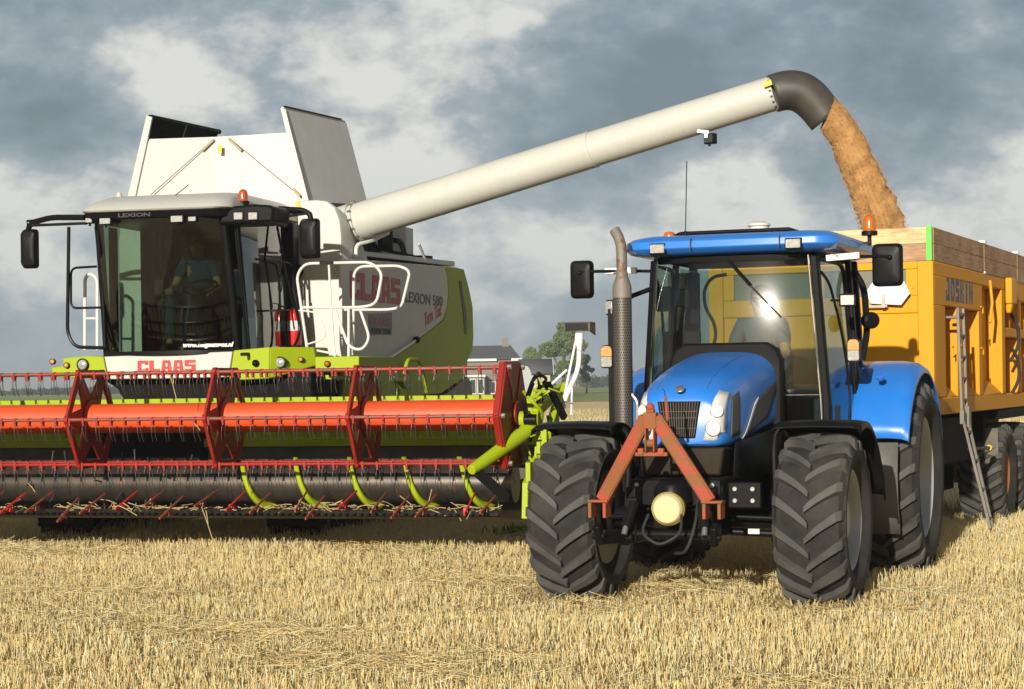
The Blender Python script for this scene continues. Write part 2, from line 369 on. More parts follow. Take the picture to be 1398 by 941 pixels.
out = NN('ShaderNodeOutputWorld'); sky = NN('ShaderNodeTexSky'); sky.sky_type = 'NISHITA'; sky.sun_disc = False; sky.sun_elevation = SUN_EL
sky.sun_rotation = math.atan2(sd.x, sd.y); sky.dust_density = 1.5
tc = NN('ShaderNodeTexCoord'); D = tc.outputs['Generated']
sp = NN('ShaderNodeSeparateXYZ'); K.new(D, sp.inputs[0])
def fbm(scale, loc, detail=8, rough=.55, dist=.3):
    mp = NN('ShaderNodeMapping'); mp.inputs['Scale'].default_value = scale; mp.inputs['Location'].default_value = loc; K.new(D, mp.inputs[0])
    n = NN('ShaderNodeTexNoise'); val(n, 'Scale', 1.); val(n, 'Detail', detail); val(n, 'Roughness', rough); val(n, 'Distortion', dist); K.new(mp.outputs[0], n.inputs['Vector']); return n.outputs['Fac']
big = fbm((8, 8, 11), (3.1, 1.2, .4), 3, .5, .2); mid = fbm((17, 17, 31), (.3, 2.2, 5.4), 9, .57, .1); fine = fbm((60, 60, 85), (1, 1, 1), 5, .6, .1)
dens = math_('ADD', math_('ADD', math_('MULTIPLY', big, .74), math_('MULTIPLY', mid, .66)), math_('MULTIPLY', fine, .22))
# heavier and lighter banks of cloud, each at its own bearing (degrees right of the view) and height above the horizon
for az, el, r1, r2, amp in ((-10.7, 9.0, 2.6, 1.3, .15), (-4.4, 8.2, 4.2, 2.0, .12), (-6.8, 6.6, 3.2, 1.2, .12), (0, 10.6, 3.0, 1.1, .07), (-3.4, 5.6, 2.4, 1.3, .16), (6.4, 5.9, 2.8, 1.0, .20), (-14.6, 5.4, 1.9, .9, .15), (14, 5.0, 3.0, 1.2, .12), (-11, 3.2, 5, 1.2, .09), (1.5, 3.9, 4, 1.2, .10),
                            (-13.5, 7.3, 2.6, 1.3, -.13), (4.5, 8.4, 4, 1.6, -.13), (11, 8.0, 4.5, 2.2, -.16), (-9, 11.6, 5, 1.0, -.15), (10, 11.5, 5, 1.4, -.05), (-1.5, 5.0, 1.5, .9, -.09), (3.3, 6.2, 1.4, 1.1, -.10), (9.2, 6.2, 1.2, 1.2, -.10)):
    a, e = R(az), R(el)
    dx = math_('DIVIDE', math_('SUBTRACT', math_('ARCTAN2', sp.outputs[0], sp.outputs[1]), a), R(r1))
    dz = math_('DIVIDE', math_('SUBTRACT', sp.outputs[2], math.sin(e)), R(r2))
    g = math_('POWER', 2.718, math_('MULTIPLY', math_('ADD', math_('MULTIPLY', dx, dx), math_('MULTIPLY', dz, dz)), -1.))
    dens = math_('ADD', dens, math_('MULTIPLY', g, amp*.9))
cr = NN('ShaderNodeValToRGB'); K.new(dens, cr.inputs[0]); el = cr.color_ramp.elements
el[0].position = .585; el[0].color = (.150, .188, .218, 1); el[1].position = .97; el[1].color = (.60, .595, .56, 1)
for p, c in ((.71, (.195, .240, .278)), (.82, (.285, .328, .358)), (.885, (.43, .445, .44))):
    e = cr.color_ramp.elements.new(p); e.color = (*c, 1)
# towards the horizon the cloud goes pale blue, as distance does to it
hz = NN('ShaderNodeMapRange'); hz.inputs[1].default_value = .0; hz.inputs[2].default_value = .12; hz.inputs[3].default_value = .5; hz.inputs[4].default_value = 0.; K.new(sp.outputs[2], hz.inputs[0])
mh = NN('ShaderNodeMix'); mh.data_type = 'RGBA'; K.new(hz.outputs[0], mh.inputs[0]); K.new(cr.outputs[0], mh.inputs[6]); mh.inputs[7].default_value = (.34, .41, .46, 1)
zen = NN('ShaderNodeMapRange'); zen.inputs[1].default_value = .22; zen.inputs[2].default_value = .55; zen.inputs[3].default_value = .86; zen.inputs[4].default_value = .34; K.new(sp.outputs[2], zen.inputs[0])   # unseen sky overhead darkened to cut the ambient light
b1 = NN('ShaderNodeBackground'); K.new(mh.outputs[2], b1.inputs[0]); back = NN('ShaderNodeMapRange'); back.inputs[1].default_value = -.35; back.inputs[2].default_value = .2; back.inputs[3].default_value = .46; back.inputs[4].default_value = 1.; K.new(sp.outputs[1], back.inputs[0]); K.new(math_('MULTIPLY', zen.outputs[0], back.outputs[0]), b1.inputs[1])  # unseen sky behind the camera dimmed to weaken the fill light
b2 = NN('ShaderNodeBackground'); K.new(sky.outputs[0], b2.inputs[0]); b2.inputs[1].default_value = .09
gap = NN('ShaderNodeMapRange'); gap.inputs[1].default_value = -.2; gap.inputs[2].default_value = .9; gap.inputs[3].default_value = .35; gap.inputs[4].default_value = .06; K.new(sp.outputs[1], gap.inputs[0])
ms = NN('ShaderNodeMixShader'); K.new(gap.outputs[0], ms.inputs[0]); K.new(b1.outputs[0], ms.inputs[1]); K.new(b2.outputs[0], ms.inputs[2]); K.new(ms.outputs[0], out.inputs[0])
# ================================================================== ground
def ground_mat(name, a, b2, c, sc=1.2, stretch=(1, 1, 1)):
    m, nt, N, K = nodes(name)
    o = N.new('ShaderNodeOutputMaterial'); b = N.new('ShaderNodeBsdfPrincipled'); K.new(b.outputs[0], o.inputs[0])
    tc = N.new('ShaderNodeTexCoord'); mp = N.new('ShaderNodeMapping'); mp.inputs['Scale'].default_value = stretch; K.new(tc.outputs['Object'], mp.inputs[0])
    n1 = N.new('ShaderNodeTexNoise'); n1.inputs['Scale'].default_value = sc; n1.inputs['Detail'].default_value = 10; n1.inputs['Roughness'].default_value = .7; K.new(mp.outputs[0], n1.inputs['Vector'])
    n2 = N.new('ShaderNodeTexNoise'); n2.inputs['Scale'].default_value = sc*30; n2.inputs['Detail'].default_value = 6; K.new(mp.outputs[0], n2.inputs['Vector'])
    ad = N.new('ShaderNodeMath'); ad.operation = 'MULTIPLY_ADD'; ad.inputs[1].default_value = .5; K.new(n2.outputs['Fac'], ad.inputs[0])
    hf = N.new('ShaderNodeMath'); hf.operation = 'MULTIPLY'; hf.inputs[1].default_value = .5; K.new(n1.outputs['Fac'], hf.inputs[0]); K.new(hf.outputs[0], ad.inputs[2])
    r = N.new('ShaderNodeValToRGB'); K.new(ad.outputs[0], r.inputs[0]); e = r.color_ramp.elements
    e[0].position = .36; e[0].color = (*a, 1); e[1].position = .64; e[1].color = (*c, 1); q = r.color_ramp.elements.new(.5); q.color = (*b2, 1)
    K.new(r.outputs[0], b.inputs['Base Color']); b.inputs['Roughness'].default_value = .9; b.inputs['Specular IOR Level'].default_value = .1
    bp = N.new('ShaderNodeBump'); bp.inputs['Strength'].default_value = .6; bp.inputs['Distance'].default_value = .05; K.new(n2.outputs['Fac'], bp.inputs['Height']); K.new(bp.outputs[0], b.inputs['Normal'])
    MATS[name] = m
ground_mat('field soil', (.46, .34, .16), (.72, .56, .29), (.84, .68, .38))
ground_mat('green crop', (.15, .19, .06), (.24, .29, .09), (.34, .37, .15), .05, (1, .35, 1))
ground_mat('pale crop', (.30, .24, .12), (.40, .33, .17), (.48, .40, .22), .05)
def gz(x, y):
    k = math.exp(-((x-6.6)**2+(y-26)**2)/14.)
    return -.13*k+.012*math.sin(x*1.7+.6*y)*math.exp(-y/60)
xs = sorted(set([-2900, -900, -300, -100, -50, -30]+[-20+i*.5 for i in range(81)]+[30, 50, 100, 300, 900, 2900]))
ys = sorted(set([-250, -50, -10, 0]+[5+i*.5 for i in range(70)]+[45, 55, 80, 140, 300, 700, 1500, 4000]))
g = MB().sheet([[(x, y, gz(x, y) if 3 < y < 45 and abs(x) < 25 else 0) for x in xs] for y in ys]); tag(g.build('ground', 'field soil'), kind='structure')
def strip(name, m, y0, y1, z, seed):
    r = random.Random(seed); rows = []
    n = 60; f = [(-1500+3000*i/n) for i in range(n+1)]
    rows.append([(x, y0+r.uniform(-4, 4), z) for x in f]); rows.append([(x, (y0+y1)/2, z) for x in f]); rows.append([(x, y1+r.uniform(-6, 6), z) for x in f])
    tag(MB().sheet(rows).build(name, m), kind='structure')
strip('green_field', 'green crop', 165, 470, .02, 3); strip('pale_field', 'pale crop', 485, 640, .02, 4)
# ------------------------------------------------------------------ stubble: cut stalks in rows, loose straw lying between them
def straw_mat(name):
    m, nt, N, K = nodes(name)
    o = N.new('ShaderNodeOutputMaterial'); b = N.new('ShaderNodeBsdfPrincipled'); K.new(b.outputs[0], o.inputs[0])
    at = N.new('ShaderNodeAttribute'); at.attribute_name = 'tint'; K.new(at.outputs['Color'], b.inputs['Base Color'])
    b.inputs['Roughness'].default_value = .5; b.inputs['Specular IOR Level'].default_value = .35
    t = N.new('ShaderNodeBsdfTranslucent'); K.new(at.outputs['Color'], t.inputs[0]); mx = N.new('ShaderNodeMixShader'); mx.inputs[0].default_value = .34; K.new(b.outputs[0], mx.inputs[1]); K.new(t.outputs[0], mx.inputs[2]); K.new(mx.outputs[0], o.inputs[0])
    MATS[name] = m
straw_mat('straw')
def mass(name, V, F, C, m, kind='stuff', label=None, cat=None):
    """one mesh from arrays: V (n,k,3), F quads within each item (q,4), C (n,3)"""
    n, k, _ = V.shape; q = F.shape[0]
    me = bpy.data.meshes.new(name); me.vertices.add(n*k); me.vertices.foreach_set('co', V.astype(np.float32).ravel())
    idx = (F[None]+(np.arange(n)*k)[:, None, None]).astype(np.int32)
    me.loops.add(n*q*4); me.polygons.add(n*q); me.loops.foreach_set('vertex_index', idx.ravel()); me.polygons.foreach_set('loop_start', np.arange(n*q, dtype=np.int32)*4)
    me.update(calc_edges=True)
    ca = me.color_attributes.new('tint', 'FLOAT_COLOR', 'POINT'); cc = np.concatenate([np.repeat(C, k, axis=0), np.ones((n*k, 1))], axis=1)
    ca.data.foreach_set('color', cc.astype(np.float32).ravel()); me.materials.append(MATS[m])
    o = bpy.data.objects.new(name, me); COL.objects.link(o); return tag(o, label, cat, kind=kind)
def scatter(n, y0, y1, pw=1.0):
    y = (y0**(1-pw)+rng.random(n)*(y1**(1-pw)-y0**(1-pw)))**(1/(1-pw)) if pw != 1 else y0*(y1/y0)**rng.random(n)
    x = (rng.random(n)*2-1)*(.285*y+4.8); return x, y
def zarr(x, y):
    k = np.exp(-((x-6.6)**2+(y-26)**2)/14.); return -.13*k+.012*np.sin(x*1.7+.6*y)*np.exp(-y/60)
def fieldnoise(x, y, s):
    return np.sin(x*s+1.3*np.sin(y*s*.7))*np.sin(y*s*1.1+1.7*np.sin(x*s*.6+1))
def patch(x, y):   # thin and thick places
    return 1.35*(.45*fieldnoise(x, y, .7)+.35*fieldnoise(x*.6+5, y-3, 2.3)+.3*fieldnoise(x-2, y+7, 5.1)-.10)
PAL = np.array([(.93, .77, .40), (.92, .74, .36), (.93, .80, .46), (.90, .69, .31), (.94, .86, .60), (.80, .59, .27), (.92, .76, .40)])
def tints(n, dark=.0):
    c = PAL[rng.integers(0, len(PAL), n)]*(rng.uniform(.88, 1.12, n)[:, None]); return np.clip(c*(1-dark), 0, .9)
TYRES = [(FR['T'][0]+a*math.cos(R(21))+b*math.sin(R(21)), FR['T'][1]-a*math.sin(R(21))+b*math.cos(R(21))) for a, b in ((-1, 0), (1, 0), (-1.09, 2.78), (1.09, 2.78))]
def stalks(n, y0, y1, wmul=1., pw=1.0):
    x, y = scatter(n, y0, y1, pw)
    th = R(24); a = x*math.cos(th)-y*math.sin(th); bq = x*math.sin(th)+y*math.cos(th)          # drilled rows run with the machines
    a = np.round(a/.125)*.125+rng.normal(0, .016, n); x = a*math.cos(th)+bq*math.sin(th); y = -a*math.sin(th)+bq*math.cos(th)
    keep = rng.random(n) < np.clip(.74-.85*patch(x, y), .10, 1.); x, y = x[keep], y[keep]; n = len(x)
    hgt = rng.uniform(.07, .165, n)*(1-.30*np.clip(patch(x, y), -1, 1)); r = rng.uniform(.0018, .0030, n)*wmul
    for wx, wy in TYRES:      # pressed down where the tyres stand
        dx_, dy_ = x-wx, y-wy; a_ = R(21); u_ = dx_*math.cos(a_)-dy_*math.sin(a_); v_ = dx_*math.sin(a_)+dy_*math.cos(a_)
        hgt *= 1-.72*np.exp(-(u_/.42)**4-((v_+.25)/.75)**4)
    lean = np.abs(rng.normal(0, .24, n)); la = rng.uniform(0, 2*PI, n); z0 = zarr(x, y)-.01
    V = np.zeros((n, 6, 3)); ph = rng.uniform(0, 2*PI, n)
    for k in range(3):
        cx, cy = r*np.cos(ph+k*2*PI/3), r*np.sin(ph+k*2*PI/3)
        V[:, k] = np.stack([x+cx, y+cy, z0], 1)
        V[:, 3+k] = np.stack([x+cx*.9+hgt*lean*np.cos(la), y+cy*.9+hgt*lean*np.sin(la), z0+hgt], 1)
    F = np.array([(0, 1, 4, 3), (1, 2, 5, 4), (2, 0, 3, 5)])
    return V, F, tints(n)
def loose(n, y0, y1, wmul=1., pw=1.0, lmax=.34):
    x, y = scatter(n, y0, y1, pw); keep = rng.random(n) < np.clip(.48+1.05*patch(x, y), .06, 1); x, y = x[keep], y[keep]; n = len(x)
    for wx, wy in TYRES: keep = np.hypot(x-wx, y-wy+.2) > .6; x, y = x[keep], y[keep]
    n = len(x)
    ln = rng.uniform(.06, lmax, n); az = rng.uniform(0, 2*PI, n); up = rng.normal(0, .22, n); z = zarr(x, y)+rng.uniform(.008, .075, n)*(1+.9*np.clip(patch(x, y), 0, 1.2)); r = rng.uniform(.0013, .0025, n)*wmul
    V = np.zeros((n, 9, 3)); sag = rng.normal(0, .12, n)
    dx, dy = np.cos(az), np.sin(az)
    for j, s in enumerate((-.5, 0, .5)):
        px = x+dx*ln*s-dy*sag*ln*(0 if s else 1); py = y+dy*ln*s+dx*sag*ln*(0 if s else 1); pz = np.maximum(z+up*ln*s, zarr(x, y)+.004)
        for k in range(3):
            c, q = math.cos(k*2*PI/3), math.sin(k*2*PI/3)
            V[:, j*3+k] = np.stack([px-dy*r*c, py+dx*r*c, pz+r*q], 1)
    F = np.array([(0, 1, 4, 3), (1, 2, 5, 4), (2, 0, 3, 5), (3, 4, 7, 6), (4, 5, 8, 7), (5, 3, 6, 8)])
    return V, F, tints(n)
def blades(n, y0, y1, pw=1.):   # dry leaf ribbons curling off the stalks
    x, y = scatter(n, y0, y1, pw); ln = rng.uniform(.06, .2, n); az = rng.uniform(0, 2*PI, n); z = zarr(x, y); wd = rng.uniform(.003, .007, n)
    V = np.zeros((n, 6, 3)); dx, dy = np.cos(az), np.sin(az); hb = rng.uniform(.02, .11, n)
    for j, (s, hh) in enumerate(((0, .3), (.5, 1.), (1, .45))):
        for k, e in enumerate((-1, 1)):
            V[:, j*2+k] = np.stack([x+dx*ln*s-dy*wd*e, y+dy*ln*s+dx*wd*e, z+hb*hh+.004], 1)
    return V, np.array([(0, 1, 3, 2), (2, 3, 5, 4)]), tints(n, .08)
mass('stubble', *stalks(190000, 10.3, 27, 1.0, .6), 'straw', label='cut golden stubble stalks standing in rows over the whole field', cat='stubble')
mass('stubble', *stalks(75000, 27, 120, 2.3, 1.0), 'straw', label='stubble stalks far off, beyond the harvester and tractor', cat='stubble')
mass('loose_straw', *loose(145000, 10.3, 26, 1.0, .6), 'straw', label='loose straw lying tangled between the stubble rows', cat='straw')
mass('dry_leaves', *blades(112000, 10.3, 24, .6), 'straw', label='curled dry leaf blades among the stubble stalks', cat='straw leaves')
# ================================================================== tractor
T = tag(frame('tractor', 'T'), 'blue tractor facing the camera with a rusty red A-frame on its nose', 'tractor')
fw = wheel(T, (1.0, 0, .685), False, spec=(.685, .54, .40, 18, .10, 'rim grey')); wheel(T, (-1.0, 0, .685), True, fw)
rw = wheel(T, (1.09, 2.78, .88), False, spec=(.88, .62, .56, 21, .06, 'rim grey')); wheel(T, (-1.09, 2.78, .88), True, rw)
# ---- bonnet: rings across, widening from the nose
HS = [(-.57, .275, 1.30, 1.635), (-.55, .308, 1.285, 1.68), (-.50, .338, 1.275, 1.73), (-.42, .357, 1.27, 1.775), (-.28, .374, 1.27, 1.83), (-.05, .388, 1.29, 1.89), (.3, .402, 1.335, 1.957), (.7, .425, 1.39, 2.012), (1.06, .445, 1.43, 2.05)]
def hsec(y):
    for i in range(len(HS)-1):
        a, b = HS[i], HS[i+1]
        if y <= b[0] or i == len(HS)-2:
            t = (y-a[0])/(b[0]-a[0]); return tuple(a[k]+(b[k]-a[k])*t for k in range(1, 4))
def hx(y, z):
    w, b, t = hsec(y); c, h = (b+t)/2, (t-b)/2; n = 3.2 if z > c else 9.
    q = abs((z-c)/h)
    return w*(1-q**n)**(1/n) if q < 1 else 0.
def hy(x, z):
    lo, hi = -.57, 1.0
    if hx(lo, z) >= abs(x): return lo
    for _ in range(40):
        md = (lo+hi)/2
        if hx(md, z) < abs(x): lo = md
        else: hi = md
    return hi
rings = []
for y, w, b, t in HS:
    c, h = (b+t)/2, (t-b)/2; r = []
    for k in range(40):
        a = 2*PI*k/40; cs, sn = math.cos(a), math.sin(a); e = 2/3.2 if sn > 0 else 2/9.
        r.append((w*math.copysign(abs(cs)**e, cs), y, c+h*math.copysign(abs(sn)**e, sn)))
    rings.append(r)
m_ = MB().loft(rings)
hood = m_.build('bonnet', 'tractor blue', T, bev=.012, smooth=50)
def hpatch(name, q, m, off, parent, n=6, mirror=False, bev=0):
    """patch on the bonnet: q four (x,z) corners bl, br, tr, tl, pushed out along -y"""
    G = []
    for i in range(n+1):
        row = []
        for j in range(n+1):
            s, t = j/n, i/n
            x = (q[0][0]*(1-s)+q[1][0]*s)*(1-t)+(q[3][0]*(1-s)+q[2][0]*s)*t; z = (q[0][1]*(1-s)+q[1][1]*s)*(1-t)+(q[3][1]*(1-s)+q[2][1]*s)*t
            row.append(((-x if mirror else x)*(1.01), hy(x, z)-off, z))
        G.append(row)
    return MB().sheet(G).build(name, m, parent, solid=.006, recalc=False)
def spatch(name, q, m, sg, off, n=8):
    G = [[(sg*(hx(y, z)+off), y, z) for y, z in [tuple((q[0][k]*(1-j/n)+q[1][k]*j/n)*(1-i/n)+(q[3][k]*(1-j/n)+q[2][k]*j/n)*i/n for k in (0, 1)) for j in range(n+1)]] for i in range(n+1)]
    return MB().sheet(G).build(name, m, T, solid=.005, recalc=False)
mat('grille grey', (.045, .04, .035), .6, dust=.15)
gr = hpatch('grille', ((-.125, 1.345), (.125, 1.345), (.172, 1.63), (-.172, 1.63)), 'sooty black', .006, T)
gb = MB()
for k in range(15):
    x = -.115+.23*k/14
    gb.beam((x*1.0, -.581, 1.355), (x*1.35, -.581, 1.625), .0045, .006, (0, 1, 0))
for z in (1.42, 1.50, 1.55): gb.bb(-.142, .142, -.586, -.580, z, z+.004)
gb.build('grille_bars', mat('grille grey', (.045, .04, .035), .6, dust=.15).name, gr)
for mi in (False, True):
    hl = hpatch('headlight', ((.188, 1.325), (.345, 1.328), (.350, 1.69), (.286, 1.715)), 'lamp silver', .006, T, mirror=mi)
    sg = -1 if mi else 1
    for z, r in ((1.42, .056), (1.555, .048)):
        x = .268 if z < 1.5 else .296; y = hy(x, z); n = Vector((sg*.55, -.83, .12)).normalized(); c = Vector((sg*x, y-.012, z))
        MB().lathe([(r, 0), (r*1.05, .012), (r*.85, .014), (r*.8, .006), (r*.45, .003), (r*.30, .003), (r*.26, .012), (.001, .014)], c, n, 24).build('lamp_reflector', 'reflector', hl)
        MB().lathe([(r*1.03, .004), (r*1.07, .012), (r*1.11, .004)], c, n, 24, cap=False).build('lamp_ring', 'grille grey', hl)
    spatch('side_vent', ((-.395, 1.345), (-.19, 1.36), (-.17, 1.70), (-.35, 1.655)), 'grille grey', sg, .004)
    # side shield behind the nose: blue sweep over dark panel
    G = [[(sg*(hx(y, 1.55-.1*(y > .5))+.004+.02*i/4), y, 1.02+(.28+.02*j)*i/4) for j, y in enumerate((-.36, -.2, .1, .4, .75, 1.05))] for i in range(5)]
    MB().sheet(G).build('side_shield', 'black plastic', T, solid=.012)
    spatch('side_window', ((-.02, 1.335), (.60, 1.48), (.98, 1.83), (.22, 1.60)), 'dark print', sg, .004)
    spatch('side_stripe', ((-.10, 1.325), (-.04, 1.335), (.34, 1.655), (.22, 1.605)), 'white paint', sg, .0075)
    sm_ = MB(); sm_.tube([(sg*.20, y, (hsec(y)[1]+hsec(y)[2])/2+(hsec(y)[2]-hsec(y)[1])/2*(1-(.20/hsec(y)[0])**3.2)**(1/3.2)) for y in (-.53, -.48, -.40, -.25, 0, .3, .6, 1.0)], .0022, 5); sm_.build('bonnet_seam', 'dark print', T)
em = MB().lathe([(.036, 0), (.036, .008), (.030, .012), (.001, .012)], (.01, hy(.0, 1.72)-.004, 1.725), (0, -.72, .69), 24).build('nose_emblem', 'grey hardware', T)
lf = MB()
for k in (-1, 0, 1): lf.beam((.01+k*.012, hy(0, 1.72)-.012, 1.712), (.01+k*.016, hy(0, 1.72)+.006, 1.752), .005, .004, (0, -1, 1))
lf.build('emblem_leaf', 'chrome', em)
MB().loft([[(sx*x, y, z) for sx, x, z in ((-1, .30, 1.05), (-1, .335, 1.27), (1, .335, 1.27), (1, .30, 1.05))] for y in (-.50, -.42, .1)]).build('front_valance', mat('valance', (.016, .012, .008), .55, dust=.10, dustcol=(.20, .14, .07), spec=.12).name, T, bev=.02)
# scuttle hump behind the bonnet
MB().prism([(-.485, 1.40), (-.485, 1.95), (-.44, 2.05), (-.36, 2.105), (.36, 2.105), (.44, 2.05), (.485, 1.95), (.485, 1.40)], 'y', .84, .955).build('scuttle', 'black plastic', T, bev=.02)
# ---- engine and frame under it
e_ = MB(); e_.bb(-.28, .28, -.40, 1.2, .62, 1.28); e_.bb(-.22, .22, 1.2, 3.0, .55, 1.15); e_.bb(-.36, .36, -.62, -.30, .78, 1.04); e_.bb(-.9, .9, 2.66, 2.9, .74, 1.02); e_.bb(-.78, -.3, .85, 1.9, .45, .98); e_.bb(.36, .80, .9, 1.9, .42, 1.02)
e_.cyl((-.33, .2, .95), (-.33, .7, .95), .09); e_.cyl((.33, .1, 1.12), (.33, .55, 1.12), .07)
e_.build('chassis', 'sooty black', T, bev=.015)
fb = MB(); fb.bb(-.36, .36, -.72, -.622, .83, 1.03); fb.bb(-.34, -.26, -.90, -.62, .55, .98); fb.bb(.26, .34, -.90, -.62, .55, .98); fb.bb(.36, .62, -.50, -.42, .80, 1.0)
fb.cyl((-.36, -.86, .62), (.36, -.86, .62), .035); fb.build('front_hitch_frame', 'black metal', T, bev=.01)
bo = MB().cyl((0, 0, 0), (0, -.025, 0), .018, seg=6).build('bolt', 'grey hardware', T)
for k, (x, y, z) in enumerate([(x, -.72, z) for x in (-.30, .30) for z in (.88, .99)]+[(x, -.50, z) for x in (.42, .56) for z in (.86, .95)]):
    (bo if k == 0 else dup(bo, None, None, T)).location = (x, y, z)
ax = MB(); ax.cyl((-.8, 0, .69), (.8, 0, .69), .085); ax.bb(-.25, .25, -.16, .16, .56, .80); ax.cyl((-.74, .0, .69), (-.74, .0, .95), .07); ax.cyl((.74, 0, .69), (.74, 0, .95), .07)
for s in (-1, 1): ax.cyl((s*.70, 0, .69), (s*.80, 0, .69), .17)
ax.build('front_axle', 'black metal', T, bev=.01)
tr = MB(); tr.cyl((.12, -.2, .72), (.72, -.17, .70), .022, seg=10); tr.cyl((-.72, -.17, .70), (-.12, -.2, .72), .022, seg=10); tr.cyl((-.30, -.2, .72), (.34, -.2, .72), .038, seg=12); tr.cyl((.30, -.24, .60), (.74, -.2, .58), .03, seg=10)
tr.build('steering_cylinder', 'black metal', T)
MB().bb(.46, .55, -.275, -.265, .585, .625).build('cylinder_label', 'paper white', T)
# ---- front linkage arms and struts
for s in (-1, 1):
    la = MB(); la.beam((s*.30, -.80, .60), (s*.44, -1.20, .62), .05, .11); la.beam((s*.44, -1.20, .58), (s*.455, -1.27, .72), .05, .09, (0, -1, 0)); la.cyl((s*.40, -1.24, .63), (s*.50, -1.24, .63), .025)
    la.cyl((s*.27, -.95, .60), (s*.33, -.95, .60), .03); la.build('lift_arm', 'black metal', T, bev=.008)
    cy = MB(); cy.cyl((s*.27, -.90, .86), (s*.31, -1.0, .68), .042); cy.cyl((s*.31, -1.0, .68), (s*.315, -1.03, .62), .022); cy.cyl((s*.25, -.88, .88), (s*.31, -.88, .88), .035); cy.build('lift_cylinder', 'black metal', T)
    MB().cyl((s*.31, -1.0, .685), (s*.316, -1.035, .625), .0235).build('piston_rod', 'grey hardware', T)
ho = MB()
for a in (-1, 1): ho.tube(fillet([(a*.13, -1.0, .78), (a*.16, -1.12, .64), (0, -1.16, .56), (-a*.10, -1.1, .60)], .12), .011, 8)
ho.tube(fillet([(.20, -.75, .95), (.24, -1.0, .72), (.18, -1.05, .5), (.05, -.9, .48)], .1), .012, 8)
ho.build('hydraulic_hose', 'fabric rope', T)
# ---- rusty A-frame
ap = Vector((0, -1.33, 1.50)); af = MB()
for s in (-1, 1):
    ft = Vector((s*.415, -1.24, .90)); q = ap+Vector((s*.035, 0, .02))
    af.beam(q, ft, .105, .05, (0, -1, .15)); af.beam(q+Vector((s*.0, -.028, 0)), ft+Vector((s*.0, -.028, 0)), .085, .012, (0, -1, .15))
    af.bb(s*.36, s*.52, -1.29, -1.18, .885, .905)
    for x in (.385, .50): af.bb(s*(x-.013), s*(x+.013), -1.30, -1.17, .77, .884)
af.bb(-.05, .05, -1.37, -1.29, 1.44, 1.56); af.bb(-.125, .125, -1.345, -1.30, 1.235, 1.265)
for s in (-1, 1): af.bb(s*.032-.006, s*.032+.006, -1.38, -1.29, 1.266, 1.44); af.beam((s*.055, -1.33, 1.27), (s*.10, -1.33, 1.27), .05, .05)
af.beam((.0, -1.335, 1.56), (.0, -1.335, 1.585), .06, .05, (0, 1, 0)); af.ball((0, -1.34, 1.60), .033); af.cyl((-.028, -1.335, 1.33), (.028, -1.335, 1.33), .03)
A = af.build('a_frame', 'rusty red', T, bev=.006)
MB().cyl((.118, -1.30, 1.50), (.105, -1.30, 1.68), .011, seg=8).build('latch_rod', 'rusty red', A)
MB().tube([(.105, -1.30, 1.68), (.10, -1.31, 1.72), (.085, -1.31, 1.735)], .004, 6).build('latch_cord', 'fabric rope', A)
pc = MB().lathe([(.118, 0), (.122, .02), (.118, .05), (.10, .070), (.001, .073)], (.0, -.90, .82), (0.05, -1, -.05), 32).build('shaft_cover', 'pale cap', T)
MB().lathe([(.126, -.04), (.128, .022), (.125, .022), (.123, -.04)], (.0, -.90, .82), (0.05, -1, -.05), 32).build('cover_rim', 'sticker yellow', pc)
MB().lathe([(.15, -.10), (.14, .0), (.10, .06), (.08, .065)], (-.0, -.79, .965), (0, -.25, 1), 24).build('shaft_shroud', 'black plastic', T)
# ---- front mudguards
for s in (-1, 1):
    G = []
    for i in range(13):
        a = R(70+i*8.2); rr = .775+.02*(i > 9); zc = .685
        G.append([(s*x, -rr*math.cos(a), zc+rr*math.sin(a)-d) for x, d in ((.66, .05), (.67, .008), (.75, 0), (1.0, -.006), (1.27, 0), (1.335, .01), (1.345, .055))])
    fd = MB().sheet(G).build('front_mudguard', 'black plastic', T, solid=.014)
    st = MB(); st.tube(fillet([(s*.62, .0, .75), (s*.60, .05, 1.25), (s*.62, .05, 1.40), (s*.85, .05, 1.44)], .1), .024, 8); st.tube(fillet([(s*.62, .1, .75), (s*.60, .42, 1.2), (s*.8, .45, 1.30)], .1), .02, 8); st.build('mudguard_bracket', 'black metal', fd)
# ---- cab
def pil(name, pts, w, m, d=None, parent=T):
    b = MB()
    for i in range(len(pts)-1): b.beam(pts[i], pts[i+1], w, d or w, (0, 1, 0))
    return b.build(name, m, parent, bev=.012)
